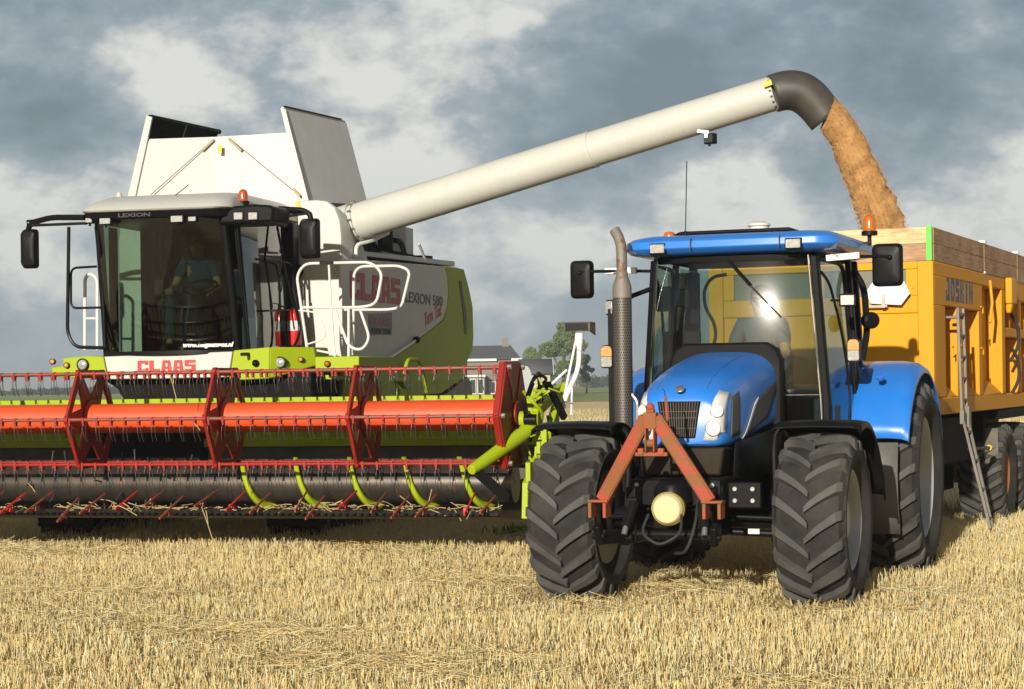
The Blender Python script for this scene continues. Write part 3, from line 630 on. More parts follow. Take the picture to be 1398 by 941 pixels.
# floor, rear wall, sills
fl = MB(); fl.bb(-.78, .78, 1.22, 2.62, 1.02, 1.12); fl.bb(-.80, -.55, 1.75, 2.6, 1.12, 1.62); fl.bb(.55, .80, 1.75, 2.6, 1.12, 1.62); fl.bb(-.78, .78, 2.60, 2.68, 1.12, 1.72)
fl.build('cab_floor', 'cab grey', T, bev=.02)
AL = [(-.80, 1.17, 1.30), (-.79, 1.17, 1.60), (-.70, 1.16, 2.84)]
for s in (-1, 1):
    b = MB(); pr = [(s*abs(x), y, z) for x, y, z in AL]
    b.loft([[(x-s*.03, y-.04, z), (x+s*.035, y-.02, z), (x+s*.04, y+.05, z), (x-s*.02, y+.05, z)] for x, y, z in pr]); b.build('front_pillar', 'black plastic', T, bev=.014)
    cl = MB(); cl.tube([(x-s*.037, y-.045, z) for x, y, z in pr], .008, 6); cl.build('pillar_trim', 'chrome', T)
    b = MB(); q = [(s*.86, 2.10, 1.15), (s*.86, 2.12, 1.9), (s*.80, 2.14, 2.86)]
    b.loft([[(x-s*.03, y-.03, z), (x+s*.02, y-.03, z), (x+s*.02, y+.05, z), (x-s*.03, y+.05, z)] for x, y, z in q]); b.build('middle_pillar', 'black plastic', T, bev=.012)
    b = MB(); q = [(s*.80, 2.62, 1.6), (s*.80, 2.64, 2.2), (s*.77, 2.60, 2.86)]
    b.loft([[(x-s*.05, y-.04, z), (x+s*.02, y-.04, z), (x+s*.02, y+.04, z), (x-s*.05, y+.04, z)] for x, y, z in q]); b.build('rear_pillar', 'black plastic', T, bev=.012)
# curved windscreen
def ws_pt(t, h):
    z = 1.30+(2.845-1.30)*h; hw = .775-.10*max(0, (h-.2)/.8)
    bow = .11*(1-t*t)+.02*(1-abs(t)**6)
    return (hw*t, 1.135-bow+.152*(h-.71)+.36*(h-.71)**2, z)
ws = MB().sheet([[ws_pt(-1+2*j/24, i/16) for j in range(25)] for i in range(17)]).build('windscreen', 'cab glass', T, smooth=80, recalc=False)
sl_ = MB(); sl_.tube([ws_pt(-1+2*j/24, .23) for j in range(25)], .003, 4); sl_.build('windscreen_seam', 'lens clear', ws)
b = MB(); b.loft([[(x, y-.02, z-.015), (x, y-.025, z+.03), (x, y+.06, z+.03), (x, y+.06, z-.015)] for x, y, z in [ws_pt(-1+2*j/16, .985) for j in range(17)]]); b.build('windscreen_header', 'black plastic', T)
wi = MB(); a0 = Vector(ws_pt(-.02, .98))+Vector((0, -.03, 0)); a1 = Vector(ws_pt(.62, .66))+Vector((0, -.03, 0)); mid_ = a0.lerp(a1, .45)+Vector((0, -.04, 0))
wi.beam(a0, mid_, .035, .02); wi.beam(mid_, a1, .016, .012); wi.build('wiper', 'black plastic', T)
for s in (-1, 1):
    # door glass with a curved bottom-rear corner, in a slim black frame
    def dp(y, z): return (s*(.80+.06*math.sin((y-1.2)/.9*PI/2)-.085*max(0, (z-1.6)/1.25)), y, z)
    o_ = [(1.23, 1.22), (1.95, 1.22), (2.04, 1.35), (2.08, 1.7), (2.06, 2.3), (2.04, 2.80), (1.23, 2.80)]
    G = []
    for i in range(9):
        z = 1.22+(2.80-1.22)*i/8; y1 = 1.93 if i == 0 else 2.06
        G.append([dp(1.23+(y1-1.23)*j/6, z) for j in range(7)])
    dr = MB().sheet(G).build('door', 'cab glass', T, smooth=80, recalc=False)
    MB().tube([dp(y, z) for y, z in [tuple(v)[:2] for v in fillet([(y, z, 0) for y, z in o_], .2)]], .02, 8, loop=True).build('door_frame', 'black plastic', dr)
    MB().tube(fillet([dp(1.30, 2.70), dp(1.50, 2.62), dp(1.78, 2.2), dp(1.90, 1.7), dp(1.80, 1.30)], .2), .013, 8).build('door_rail', 'black plastic', dr)
    MB().bb(s*.83, s*.87, 1.32, 1.36, 1.42, 1.56).build('door_handle', 'black plastic', dr)
    G = [[(s*(.86-.10*max(0, (z-1.7)/1.15)-.04*j/4), 2.17+.43*j/4, z) for j in range(5)] for z in (1.68, 2.0, 2.4, 2.82)]
    MB().sheet(G).build('quarter_window', 'cab glass', T, recalc=False)
MB().sheet([[(-.74+1.48*j/4, 2.63-.06*i/3, 1.74+1.08*i/3) for j in range(5)] for i in range(4)]).build('rear_window', 'cab glass', T, recalc=False)
# roof shell
def rring(z, gx, y0, y1, cr, n=8):
    r = []
    for cx_, cy_, a0 in ((gx-cr, y1-cr, 0), (-gx+cr, y1-cr, 90), (-gx+cr, y0+cr, 180), (gx-cr, y0+cr, 270)):
        for k in range(n): a = R(a0+90*k/(n-1)); r.append((cx_+cr*math.cos(a), cy_+cr*math.sin(a), z))
    return r
def bowf(r, b):   # front edge bows forward
    return [(x, y-(b*(1-(x/.95)**2) if y < 1.3 else 0), z) for x, y, z in r]
RR = [(2.865, .80, 1.12, 2.62, .12), (2.885, .90, .98, 2.78, .16), (2.925, .94, .93, 2.82, .18), (2.985, .935, .94, 2.81, .19), (3.02, .90, 1.0, 2.78, .2), (3.045, .82, 1.12, 2.70, .2), (3.065, .60, 1.35, 2.5, .2)]
MB().loft([bowf(rring(*q), .07) for q in RR]).build('roof', 'tractor blue', T, smooth=40, bev=.006)
MB().prism([(-.55, 3.060), (-.48, 3.088), (.48, 3.088), (.55, 3.060)], 'y', 1.20, 2.2).build('roof_hatch', 'black plastic', T, bev=.01)
for x in (-.30, .47): MB().bb(x-.003, x+.003, .868, .94, 2.90, 3.0).build('roof_seam', 'dark print', T)
MB().bb(-.72, .72, 1.2, 2.55, 2.835, 2.862).build('roof_lining', 'cab lining', T)
def worklamp(name, c, w, h, rz, parent=T, m='lens clear', body='black plastic', d=.06):
    o = empty(name, c, rz, parent)
    b = MB(); b.bb(-w/2-.012, w/2+.012, .012, d, -h/2-.012, h/2+.012); b.bb(-.015, .015, .02, .045, -h/2-.04, -h/2-.012); b.build('lamp_body', body, o, bev=.01)
    MB().bb(-w/2, w/2, -.004, .012, -h/2, h/2).build('lens', m, o, bev=.004); return o
for x, y in ((-.60, .895), (.585, .885)): worklamp('roof_lamp', (x, y, 2.925), .125, .075, 0)
def beacon(c, h, r, parent, m='hazard amber', stalk=.0):
    o = empty('beacon', c, 0, parent)
    MB().lathe([(r*.95, 0), (r*.95, h*.12), (r*.88, h*.14), (r*.9, h*.3), (r*.86, h*.7), (r*.68, h*.9), (r*.3, h), (.001, h)], (0, 0, 0), (0, 0, 1), 22).build('lens', m, o, smooth=60)
    b = MB(); b.lathe([(r*1.15, -.03), (r*1.15, .008), (r*.8, .008)], (0, 0, 0), (0, 0, 1), 22)
    if stalk: b.cyl((0, 0, -stalk), (0, 0, -.03), r*.3, seg=10)
    b.build('base', 'black plastic', o); return o
p = L('T', 1187, 317, 1, 2.2); beacon(p, .155, .062, T, stalk=.12); MB().beam((.86, 2.2, 2.99), (1.0, 2.2, 3.0), .04, .02).build('beacon_bracket', 'black metal', T)
beacon(L('T', 914, 327, 1, 1.9), .07, .06, T)
MB().lathe([(.085, 0), (.085, .035), (.10, .045), (.095, .062), (.05, .082), (.001, .086)], (.15, 1.5, 3.088), (0, 0, 1), 26).build('satellite_dome', 'white paint', T)
an = MB(); q = L('T', 936, 322, 1, 1.2); an.cyl((q[0], 1.2, 3.0), (q[0], 1.2, 3.09), .014); an.cyl((q[0], 1.2, 3.09), (q[0]+.02, 1.2, 3.70), .0045, seg=6); an.build('aerial', 'black plastic', T)
# mirrors, arms and lamps on the pillars
def mirror(c, w, h, arm, parent=T, wrap=None, yaw=0, d=.07):
    o = empty('mirror', (0, 0, 0), 0, parent)
    b = MB(); x, y, z = c
    pr = [tuple(v)[:2] for v in fillet([(-w/2, 0, 0), (-w/2, -h/2, 0), (0, -h/2, 0), (w/2, -h/2, 0), (w/2, 0, 0), (w/2, h/2, 0), (0, h/2, 0), (-w/2, h/2, 0), (-w/2, 0, 0)], .05)][:-1]
    ry = Matrix.Rotation(yaw, 3, 'Z')
    b.loft([[Vector(c)+ry @ Vector((px*k, yy, pz*k)) for px, pz in pr] for yy, k in ((-d, .55), (-d*.85, .85), (-.02, 1.), (.012, 1.), (.014, .94))]); b.build('mirror_shell', 'black plastic', o, smooth=40)
    MB().loft([[Vector(c)+ry @ Vector((px*.90, yy, pz*.92)) for px, pz in pr] for yy in (.015, .019)]).build('mirror_glass', 'chrome', o)
    a = MB(); a.tube(arm, .014, 8); a.ball(Vector(arm[-1]), .022); a.build('mirror_arm', 'black metal', o)
    if wrap: 
        wp = MB()
        for k in range(len(wrap)-1): wp.beam(wrap[k], wrap[k+1], .05, .055)
        wp.build('arm_sleeve', mat('worn white', (.78, .78, .76), .55, wear=(.03, .03, .03), wearamt=.18, wscale=16).name, o, bev=.006)
    return o
mL = L('T', 795, 382, 1, 1.12); mR = L('T', 1212, 362, 1, 1.3)
mirror(mL, .21, .335, [(-.74, 1.16, 2.75), (-1.0, 1.13, 2.76), (mL[0]+.03, 1.06, 2.76), (mL[0], 1.05, 2.75)], wrap=[(-1.15, 1.135, 2.762), (-.86, 1.135, 2.76)])
mirror(mR, .255, .36, [(.74, 1.2, 2.80), (1.0, 1.22, 2.82), (mR[0]-.02, 1.235, 2.81), (mR[0]+.03, 1.22, 2.80)], wrap=[(.80, 1.20, 2.81), (1.08, 1.22, 2.825)])
q = L('T', 1158, 410, 1, 1.4); MB().beam((.80, 1.35, q[2]), (q[0], 1.42, q[2]), .02, .02).build('lamp_arm', 'black metal', T); worklamp('pillar_lamp', (q[0], 1.36, q[2]), .115, .085, R(8))
q = L('T', 831, 420, 1, .9); worklamp('pillar_lamp', q, .075, .11, R(-25))
for px, py, yy in ((1165, 478, 1.4), (828, 487, .86)):
    q = L('T', px, py, 1, yy); o = empty('indicator', q, 0, T)
    pr = [tuple(v)[:2] for v in fillet([(0, -.095, 0), (.05, -.095, 0), (.05, .095, 0), (-.05, .095, 0), (-.05, -.095, 0), (0, -.095, 0)], .05)][:-1]
    MB().prism([(a*1.12, c*1.06) for a, c in pr], 'y', .012, .07).build('lamp_body', 'black plastic', o); MB().prism([(a*.96, max(min(c*.97, .09), 0.002)) for a, c in pr], 'y', -.008, .012).build('lens', 'lens amber', o, bev=.004); MB().prism([(a*.96, min(max(c*.97, -.09), -.002)) for a, c in pr], 'y', -.008, .012).build('lens', 'lens clear', o, bev=.004)
hs = MB(); hs.tube(fillet([(-.72, 1.15, 2.60), (-.95, .98, 2.50), (-1.0, .95, 2.30), (-1.0, .92, 1.45), (-.75, .9, 1.25)], .15), .021, 8); hs.tube(fillet([(-.92, .86, 2.32), (-.96, .9, 2.0), (-.97, .92, 1.6)], .1), .016, 8); hs.build('grab_handle', 'black metal', T)
MB().beam((-1.02, .9, 2.42), (-1.02, .9, 1.40), .06, .03, (0, 1, 0)).build('lamp_post', 'black metal', T)
MB().tube(fillet([(.84, 2.2, 2.75), (.93, 2.2, 2.6), (.95, 2.22, 2.2), (.90, 2.2, 1.95)], .1), .03, 8).build('grab_handle', 'black plastic', T)
MB().lathe([(.06, 0), (.075, .03), (.075, .10), (.05, .12)], (.96, 2.15, 2.30), (.6, -.8, 0), 16).build('rear_lamp', 'black plastic', T)
# exhaust: perforated shield, cone, bent rusty pipe
sx, sy = -.825, .60
ex = MB(); ex.cyl((sx, sy, 1.25), (sx, sy, 2.50), .080, seg=24); ex.build('exhaust_shield', 'exhaust shield' if 'exhaust shield' in MATS else 'wire steel', T)
ep = MB(); ep.lathe([(.082, 2.50), (.080, 2.60), (.052, 2.68), (.050, 2.72)], (sx, sy, 0), (0, 0, 1), 20); ep.tube([(sx, sy, 2.68), (sx, sy, 2.88), (sx-.008, sy+.01, 2.95), (sx-.035, sy+.03, 3.02), (sx-.075, sy+.05, 3.08)], .046, 16, cap=False); ep.build('exhaust_pipe', 'exhaust rust', T)
MB().tube([(sx-.02, sy+.02, 2.99), (sx-.035, sy+.03, 3.02), (sx-.073, sy+.05, 3.077)], .042, 14).build('pipe_soot', 'sooty black', T)
MB().tube(fillet([(sx+.11, sy, 1.35), (sx+.12, sy, 1.62), (sx+.07, sy, 1.68)], .04), .02, 8).build('exhaust_clamp', 'worn steel', T)
# rear mudguards, steps
for s in (-1, 1):
    G = []
    for i in range(19):
        a = R(21+i*7.8); rr = 1.0+.03*math.sin(a)
        G.append([(s*x, 2.78-rr*math.cos(a)*1.03, .90+(rr-d)*math.sin(a)) for x, d in ((.72, 0), (.95, -.006), (1.18, -.004), (1.30, .015), (1.36, .06), (1.37, .10))])
    MB().sheet(G).build('rear_mudguard', 'tractor blue', T, solid=.014, smooth=60)
    G = [[(s*x, 2.78-1.03*math.cos(R(a)), .90+1.0*math.sin(R(a))) for x in (.74, 1.0, 1.28)] for a in (-28, -12, 4, 19)]
    MB().sheet(G).build('mudguard_skirt', mat('skirt grey', (.10, .10, .10), .6, dust=.2).name, T, solid=.02)
    in_ = MB(); in_.prism([(1.72, 1.0), (1.74, 1.5), (2.0, 1.85), (2.5, 2.0), (3.2, 1.95), (3.6, 1.6), (3.6, 1.0)], 'x', s*.70, s*.73); in_.build('mudguard_wall', 'blue deep', T)
    stp = MB()
    for z, x in ((.48, 1.02), (.78, .98), (1.04, .93)): stp.bb(s*.70, s*x, 1.28, 1.62, z, z+.03)
    for y in (1.27, 1.63): stp.beam((s*.99, y, .46), (s*.90, y, 1.10), .02, .04, (0, 1, 0))
    stp.build('step', 'black metal', T)
MB().lathe([(.035, -.02), (.035, .008), (.02, .012)], (1.10, 2.0, 1.80), (0, -.7, .7), 16).build('fuel_cap', 'blue deep', T)
# inside the cab
xr = L('T', 955, 400, 1, 2.5)[0]; xl = L('T', 912, 400, 1, 2.5)[0]
MB().bb(xl, xr, 2.48, 2.54, 1.62, 2.80).bb(xl, xr-.06, 2.30, 2.47, 1.62, 2.25).build('cab_side_panel', 'cab lining', T, bev=.02)
MB().tube(fillet([L('T', px, py, 1, 2.3) for px, py in ((992, 375), (972, 378), (961, 395), (962, 420), (975, 440), (978, 460), (960, 512))], .08), .016, 8).build('cab_cable', 'black plastic', T)
MB().bb(-.62, -.46, 1.40, 1.42, 2.44, 2.60).build('cab_mirror', 'black plastic', T, bev=.01)
st = MB(); st.bb(-.26, .26, 1.78, 2.26, 1.52, 1.64); st.loft([[(-.25, 2.22, 1.62), (.25, 2.22, 1.62), (.25, 2.34, 1.62), (-.25, 2.34, 1.62)], [(-.24, 2.28, 2.0), (.24, 2.28, 2.0), (.24, 2.40, 2.0), (-.24, 2.40, 2.0)], [(-.15, 2.33, 2.32), (.15, 2.33, 2.32), (.15, 2.42, 2.32), (-.15, 2.42, 2.32)]]); st.bb(-.2, .2, 1.85, 2.2, 1.12, 1.52); st.build('seat', 'seat cloth', T, bev=.03)
sc = MB(); sc.beam((.0, 1.30, 1.12), (.0, 1.50, 1.82), .16, .14, (0, 1, 0)); sc.bb(-.16, .16, 1.36, 1.50, 1.72, 1.86); sc.build('dashboard', 'cab grey', T, bev=.02)
a_, b_ = Vector((1, 0, 0)), Vector((0, .82, .57))
sw = MB(); cw = Vector((.02, 1.56, 1.92)); sw.tube([cw+(a_*math.cos(2*PI*k/28)+b_*math.sin(2*PI*k/28))*.20 for k in range(28)], .016, 8, loop=True)
for k in (0, 1, 2): sw.beam(cw, cw+(a_*math.cos(R(90+120*k))+b_*math.sin(R(90+120*k)))*.195, .03, .012)
sw.beam(cw, (.02, 1.47, 1.80), .05, .05); sw.build('steering_wheel', 'black plastic', T)
cn = MB(); cn.bb(-.62, -.34, 1.7, 2.3, 1.60, 1.72); cn.bb(.36, .60, 1.8, 2.4, 1.62, 1.70); cn.bb(-.50, -.36, 1.34, 1.42, 2.02, 2.22); cn.bb(-.74, -.60, 1.30, 1.36, 2.40, 2.62); cn.beam((-.42, 1.42, 2.05), (-.50, 1.8, 1.7), .03, .03); cn.build('control_console', 'cab lining', T, bev=.015)
lv = MB()
for x, y, h in ((-.45, 1.78, .16), (-.52, 1.85, .12), (-.40, 1.9, .14)): lv.cyl((x, y, 1.72), (x+.01, y-.02, 1.72+h), .008, seg=6); lv.ball((x+.01, y-.02, 1.72+h), .02, 8)
lv.build('levers', 'grey hardware', T)
MB().lathe([(.03, 0), (.03, .07), (.02, .09)], (.50, 1.30, 1.28), (0, 0, 1), 12).build('lever_knob', 'hazard amber', T)
# ================================================================== tipping trailer
TR = tag(frame('grain_trailer', 'R'), 'yellow tipping grain trailer with plank extension boards behind the tractor', 'trailer')
Wd, Ln, Y0 = 2.55, 7.6, 0.
cz0, cz1 = 1.37, 3.05
# front wall: corner posts, rails, gauze window, big lower panel
fp = MB()
fp.bb(-.17, .0, -.06, .0, cz0+.02, cz1); fp.bb(-Wd, -Wd+.17, -.06, .0, cz0+.02, cz1); fp.bb(-Wd+.171, -.171, -.055, 0, 2.97, cz1); fp.bb(-Wd+.171, -.171, -.05, 0, 2.49, 2.68); fp.bb(-.30, -.171, -.05, 0, 2.681, 2.969); fp.bb(-Wd+.171, -Wd+.30, -.05, 0, 2.681, 2.969); fp.bb(-1.34, -1.20, -.05, 0, 2.681, 2.969)
fp.bb(-Wd+.171, -.171, -.03, 0, 1.50, 2.489); fp.bb(-Wd+.171, -.171, -.05, 0, cz0, 1.499)
fp.build('front_wall', 'trailer yellow', TR, bev=.008)
gz_ = MB(); gz_.bb(-1.199, -.301, -.022, -.018, 2.681, 2.969); gz_.bb(-Wd+.301, -1.341, -.022, -.018, 2.681, 2.969); gz_.build('gauze_window', 'gauze', TR)
def sidewall(sg, name):
    """stamped side: full-depth bands and posts round three tall recesses, one more bay behind"""
    x0 = 0 if sg > 0 else -Wd
    def X(d): return x0-sg*d
    b = MB(); D_ = .20
    def bx(y0, y1, z0, z1, d0=0, d1=D_): b.bb(X(d0), X(d1), y0, y1, z0, z1)
    b.mt(0)
    bx(.001, 4.40, 2.90, cz1); bx(.001, 2.80, 2.58, 2.899)
    for y0, y1 in ((.001, .58), (1.24, 1.68), (2.58, 2.80)): bx(y0, y1, 1.56, 2.579)
    bx(2.801, 2.84, 1.56, 2.899, .004, D_); bx(4.17, 4.40, 1.56, 2.899)
    bx(.001, 4.40, cz0, 1.559)
    bx(.0, Ln, cz0, cz1, D_+.001, D_+.04)
    for y0, y1 in ((.60, 1.23), (1.69, 2.57), (2.85, 4.16)):           # sloping dirt shedders at the foot of each recess
        b.loft([[(X(.003), y, 1.56), (X(D_), y, 1.56), (X(D_), y, 1.74), (X(.10), y, 1.66)] for y in (y0, y1)])
    bx(4.401, Ln, 2.80, cz1, .02, D_); bx(4.401, Ln, 2.30, 2.42, .03, D_); bx(4.401, Ln, cz0, 1.559, .02, D_)
    for y in (5.6, 6.7, 7.4): bx(y, y+.18, 1.56, 2.299, .02, D_); bx(y, y+.18, 2.421, 2.799, .02, D_)
    # rounded bright edge of every post, facing forward
    return b.build(name, 'trailer dull', TR, bev=.012)
sidewall(1, 'side_wall'); sidewall(-1, 'side_wall')
fl_ = MB(); fl_.bb(-Wd+.21, -.21, .05, Ln, 1.36, 1.40); fl_.bb(-Wd, 0, Ln, Ln+.06, cz0, cz1); fl_.build('floor_and_tailgate', 'trailer dull', TR, bev=.01)
hp = MB(); hp.loft([[(.0, 4.42, z), (.09, 4.42, z), (.09, 4.80, z), (.0, 4.80, z)] for z in (2.72, 3.06)]); hp.loft([[(.0, 4.44, 2.72), (.085, 4.44, 2.72), (.085, 4.62, 2.72), (.0, 4.62, 2.72)], [(.0, 4.46, 2.60), (.06, 4.46, 2.60), (.06, 4.56, 2.60), (.0, 4.56, 2.60)]]); hp.build('tailgate_hinge', 'trailer yellow', TR, bev=.02)
blockword('side_lettering', 'JOSKIN', 'dark print', TR, (.001, .60, 2.645), (0, 1, 0), (0, 0, 1), 1.58, .25, (1, 0, 0), gap=.22, t=.003)
hk = MB()
for y, z in ((.86, 2.1), (1.45, 2.12), (2.69, 2.1), (1.42, 1.95), (2.70, 2.6)): hk.tube([(.002, y-.05, z+.03), (.02, y-.05, z+.03), (.02, y+.04, z+.03), (.02, y+.04, z-.05)], .008, 6)
hk.tube([(.01, 3.30, 2.98), (.03, 3.32, 2.7), (.01, 3.25, 2.45)], .02, 6)
hk.build('rope_hook', 'trailer yellow', TR)
for s, zz in ((0, 2.6), (1, 2.15)): MB().tube(fillet([(-.02, 5.0, zz), (.05, 5.1, zz-.15), (.05, 5.15, zz-.42), (-.05, 5.05, zz-.62)], .15), .022, 8).build('hydraulic_hose', 'fabric rope', TR)
# plank boards round the top, two courses, on green posts
def plank(name, m, x0, x1, y0, y1, z0, z1): return MB().bb(x0, x1, y0, y1, z0, z1).build(name, m, TR, bev=.004)
plank('plank', 'plank pale', -Wd+.02, -.075, -.03, .01, 3.245, 3.42); plank('plank', 'plank brown', -Wd+.02, -.075, -.028, .012, 3.055, 3.241)
for x0 in (-.045, -Wd+.005):
    for y0, y1 in ((.03, 2.98), (3.03, 5.4), (5.45, 7.6)):
        plank('plank', 'plank brown', x0, x0+.04, y0, y1, 3.245, 3.42); plank('plank', 'plank brown', x0, x0+.04, y0, y1, 3.055, 3.241)
for x in (-.07, -Wd+.02):
    for y in (-.045, 3.005, 5.425):
        MB().bb(x, x+.06, y-.018, y+.03 if y < 0 else y+.012, 3.055, 3.43 if y < 0 else 3.40).build('post', 'green post', TR, bev=.004)
pc_ = MB(); pc_.bb(-.06, .02, 2.96, 3.05, 3.425, 3.455); pc_.bb(-.03, .012, 2.99, 3.03, 3.05, 3.075); pc_.bb(-.06, .02, 5.38, 5.47, 3.425, 3.455); pc_.build('post_cap', 'white paint', TR)
# white six-sided plate on a stand-off bracket
hxp = [(-.66, 2.60), (-.33, 2.575), (-.23, 2.70), (-.29, 2.83), (-.62, 2.86), (-.72, 2.72)]
MB().prism(hxp, 'y', -.16, -.155).build('marker_plate', 'paper white', TR)
MB().bb(-.54, -.50, -.175, -.161, 2.55, 2.70).bb(-.74, -.48, -.17, -.15, 2.56, 2.58).bb(-.53, -.51, -.15, -.03, 2.6, 2.64).build('plate_bracket', 'grey hardware', TR)
# chassis
ch = MB(); ch.bb(-1.70, -1.50, .1, 7.4, 1.10, 1.355); ch.bb(-1.05, -.85, .1, 7.4, 1.10, 1.355); ch.bb(-2.3, -.25, .35, .55, 1.12, 1.35); ch.bb(-2.3, -.2, 3.9, 4.0, .95, 1.35)
ch.beam((-1.27, .6, 1.05), (-1.27, -2.0, .72), .22, .18); ch.bb(-2.1, -.62, 3.75, 7.4, .88, 1.30); ch.bb(-.60, -.03, 3.95, 7.45, 1.235, 1.358); ch.bb(-1.40, -1.14, -2.0, -1.7, .62, .80); ch.bb(-2.35, -.3, 1.2, 3.7, .75, 1.3); ch.cyl((-1.27, .5, .62), (-1.27, .5, 1.2), .1)  # two wide boxes over the axles are added to darken the gap beneath
for y in (4.6, 6.05): ch.cyl((-2.3, y, .52), (-.25, y, .52), .08)
ch.build('chassis', 'sooty black', TR, bev=.01)
ga = MB(); ga.tube(fillet([(-.30, .2, .95), (-.10, .1, .85), (.02, .05, .72), (-.15, .1, .65), (-.4, .2, .66)], .1), .045, 8); ga.build('drawbar_stand', 'worn steel', TR)
MB().bb(-.62, -.05, 4.06, 4.075, .42, 1.12).build('mudflap', mat('flap dark', (.05, .05, .05), .7, dust=.3).name, TR); MB().bb(-Wd+.05, -Wd+.62, 4.06, 4.075, .42, 1.12).build('mudflap', 'flap dark', TR)
MB().bb(-.75, -.62, 3.2, 4.06, .35, 1.2).build('tool_box', 'black metal', TR, bev=.01)
vp = MB(); vp.cyl((-.05, 2.1, .93), (-.02, 3.3, .90), .02); vp.build('valve_pipe', 'black metal', TR); MB().cyl((-.021, 3.25, .902), (-.018, 3.36, .90), .036, seg=12).build('pipe_cap', 'sticker yellow', TR)
tw_ = wheel(TR, (-.28, 4.6, .52), False, spec=(.66, .56, .30, 24, .05, 'rim orange'))
for s, y in ((0, 6.05), (1, 4.6), (1, 6.05)): wheel(TR, (-.28 if s == 0 else -Wd+.28, y, .50), bool(s), tw_)
# ladder hanging down the side: upright on the wall, lower half kicked out to the ground
ld = MB(); a1, a2 = Vector((.12, .66, 2.56)), Vector((.12, .98, 2.56)); b1, b2 = Vector((.16, .62, 1.36)), Vector((.16, .90, 1.36)); c1, c2 = Vector((.50, .36, .12)), Vector((.50, .52, .10))
for a, b, c in ((a1, b1, c1), (a2, b2, c2)): ld.beam(a, b, .034, .026, (0, 1, 0)); ld.beam(b, c, .034, .026, (0, 1, 0))
for k in range(5): t = (k+.3)/5; ld.beam(a1.lerp(b1, t), a2.lerp(b2, t), .03, .03)
for k in range(4): t = (k+.6)/4; ld.beam(b1.lerp(c1, t), b2.lerp(c2, t), .03, .03)
ld.bb(.14, .20, .84, .96, 1.22, 1.46); ld.bb(.14, .19, .58, .68, 1.26, 1.42); ld.bb(-.02, .13, .66, .70, 2.44, 2.47); ld.bb(-.02, .13, .94, .98, 2.44, 2.47)
ld.build('ladder', 'galvanised', TR, bev=.004)
# ================================================================== grain
def grain_mat():
    m, nt, N, K = nodes('grain'); o = N.new('ShaderNodeOutputMaterial'); b = N.new('ShaderNodeBsdfPrincipled'); K.new(b.outputs[0], o.inputs[0])
    tc = N.new('ShaderNodeTexCoord'); n = N.new('ShaderNodeTexNoise'); n.inputs['Scale'].default_value = 85; n.inputs['Detail'].default_value = 5; n.inputs['Roughness'].default_value = .7; K.new(tc.outputs['Object'], n.inputs['Vector'])
    n2 = N.new('ShaderNodeTexNoise'); n2.inputs['Scale'].default_value = 7; n2.inputs['Detail'].default_value = 6; K.new(tc.outputs['Object'], n2.inputs['Vector'])
    ad = N.new('ShaderNodeMath'); ad.operation = 'MULTIPLY_ADD'; ad.inputs[1].default_value = .5; K.new(n2.outputs['Fac'], ad.inputs[0]); hf = N.new('ShaderNodeMath'); hf.operation = 'MULTIPLY'; hf.inputs[1].default_value = .5; K.new(n.outputs['Fac'], hf.inputs[0]); K.new(hf.outputs[0], ad.inputs[2])
    r = N.new('ShaderNodeValToRGB'); K.new(ad.outputs[0], r.inputs[0]); e = r.color_ramp.elements; e[0].position = .36; e[0].color = (.32, .155, .048, 1); e[1].position = .62; e[1].color = (.62, .345, .125, 1); q = r.color_ramp.elements.new(.48); q.color = (.50, .262, .088, 1)
    K.new(r.outputs[0], b.inputs['Base Color']); b.inputs['Roughness'].default_value = .75
    bp = N.new('ShaderNodeBump'); bp.inputs['Strength'].default_value = 1.; bp.inputs['Distance'].default_value = .03; K.new(n.outputs['Fac'], bp.inputs['Height']); K.new(bp.outputs[0], b.inputs['Normal']); MATS['grain'] = m
grain_mat()
GY = 22.25
lft = [(1121, 177), (1137, 203), (1148, 237), (1162, 260), (1169, 289), (1180, 309), (1186, 330), (1190, 350)]
rgt = [(1139, 134), (1158, 155), (1178, 184), (1195, 220), (1207, 246), (1221, 272), (1231, 309), (1240, 330), (1248, 352)]
def along(pl, t):
    t *= len(pl)-1; i = min(int(t), len(pl)-2); f = t-i; return (pl[i][0]*(1-f)+pl[i+1][0]*f, pl[i][1]*(1-f)+pl[i+1][1]*f)
gs = MB(); rings = []; NR, NS = 70, 28; rg = random.Random(3); grains = []
for i in range(NR):
    t = i/(NR-1); a, b = Vector(L('W', *along(lft, t), 1, GY)), Vector(L('W', *along(rgt, t), 1, GY)); c = (a+b)/2; h = (b-a)/2; ring = []
    for k in range(NS):
        an_ = 2*PI*k/NS; p0 = c+h*math.cos(an_)+Vector((0, 1, 0))*math.sin(an_)*h.length*.85
        d = (p0-c).normalized(); nn = mn.fractal(Vector((p0.x*7, p0.y*7, p0.z*5)), .7, 2.1, 5)
        p0 = p0+d*(nn*(.026+.045*t)+.008*mn.noise(p0*60))
        ring.append(p0)
        for _ in range(7):
            if rg.random() < .9: grains.append((p0+d*abs(rg.gauss(0, (.012+.012*t)*(3.6 if rg.random() < .16 else 1.)))+Vector((0, 0, rg.uniform(-.03, .03))), rg))
    rings.append(ring)
gs.loft(rings)
for p, _ in grains:
    s = rg.uniform(.003, .0065); q = [p+Vector((rg.gauss(0, s), rg.gauss(0, s), rg.gauss(0, s))) for _ in range(3)]; gs._add(q, [(0, 1, 2)])
tag(gs.build('falling_grain', 'grain', smooth=60), 'brown stream of grain pouring from the black spout into the yellow trailer', 'grain', kind='stuff')
hg = MB(); rows = []
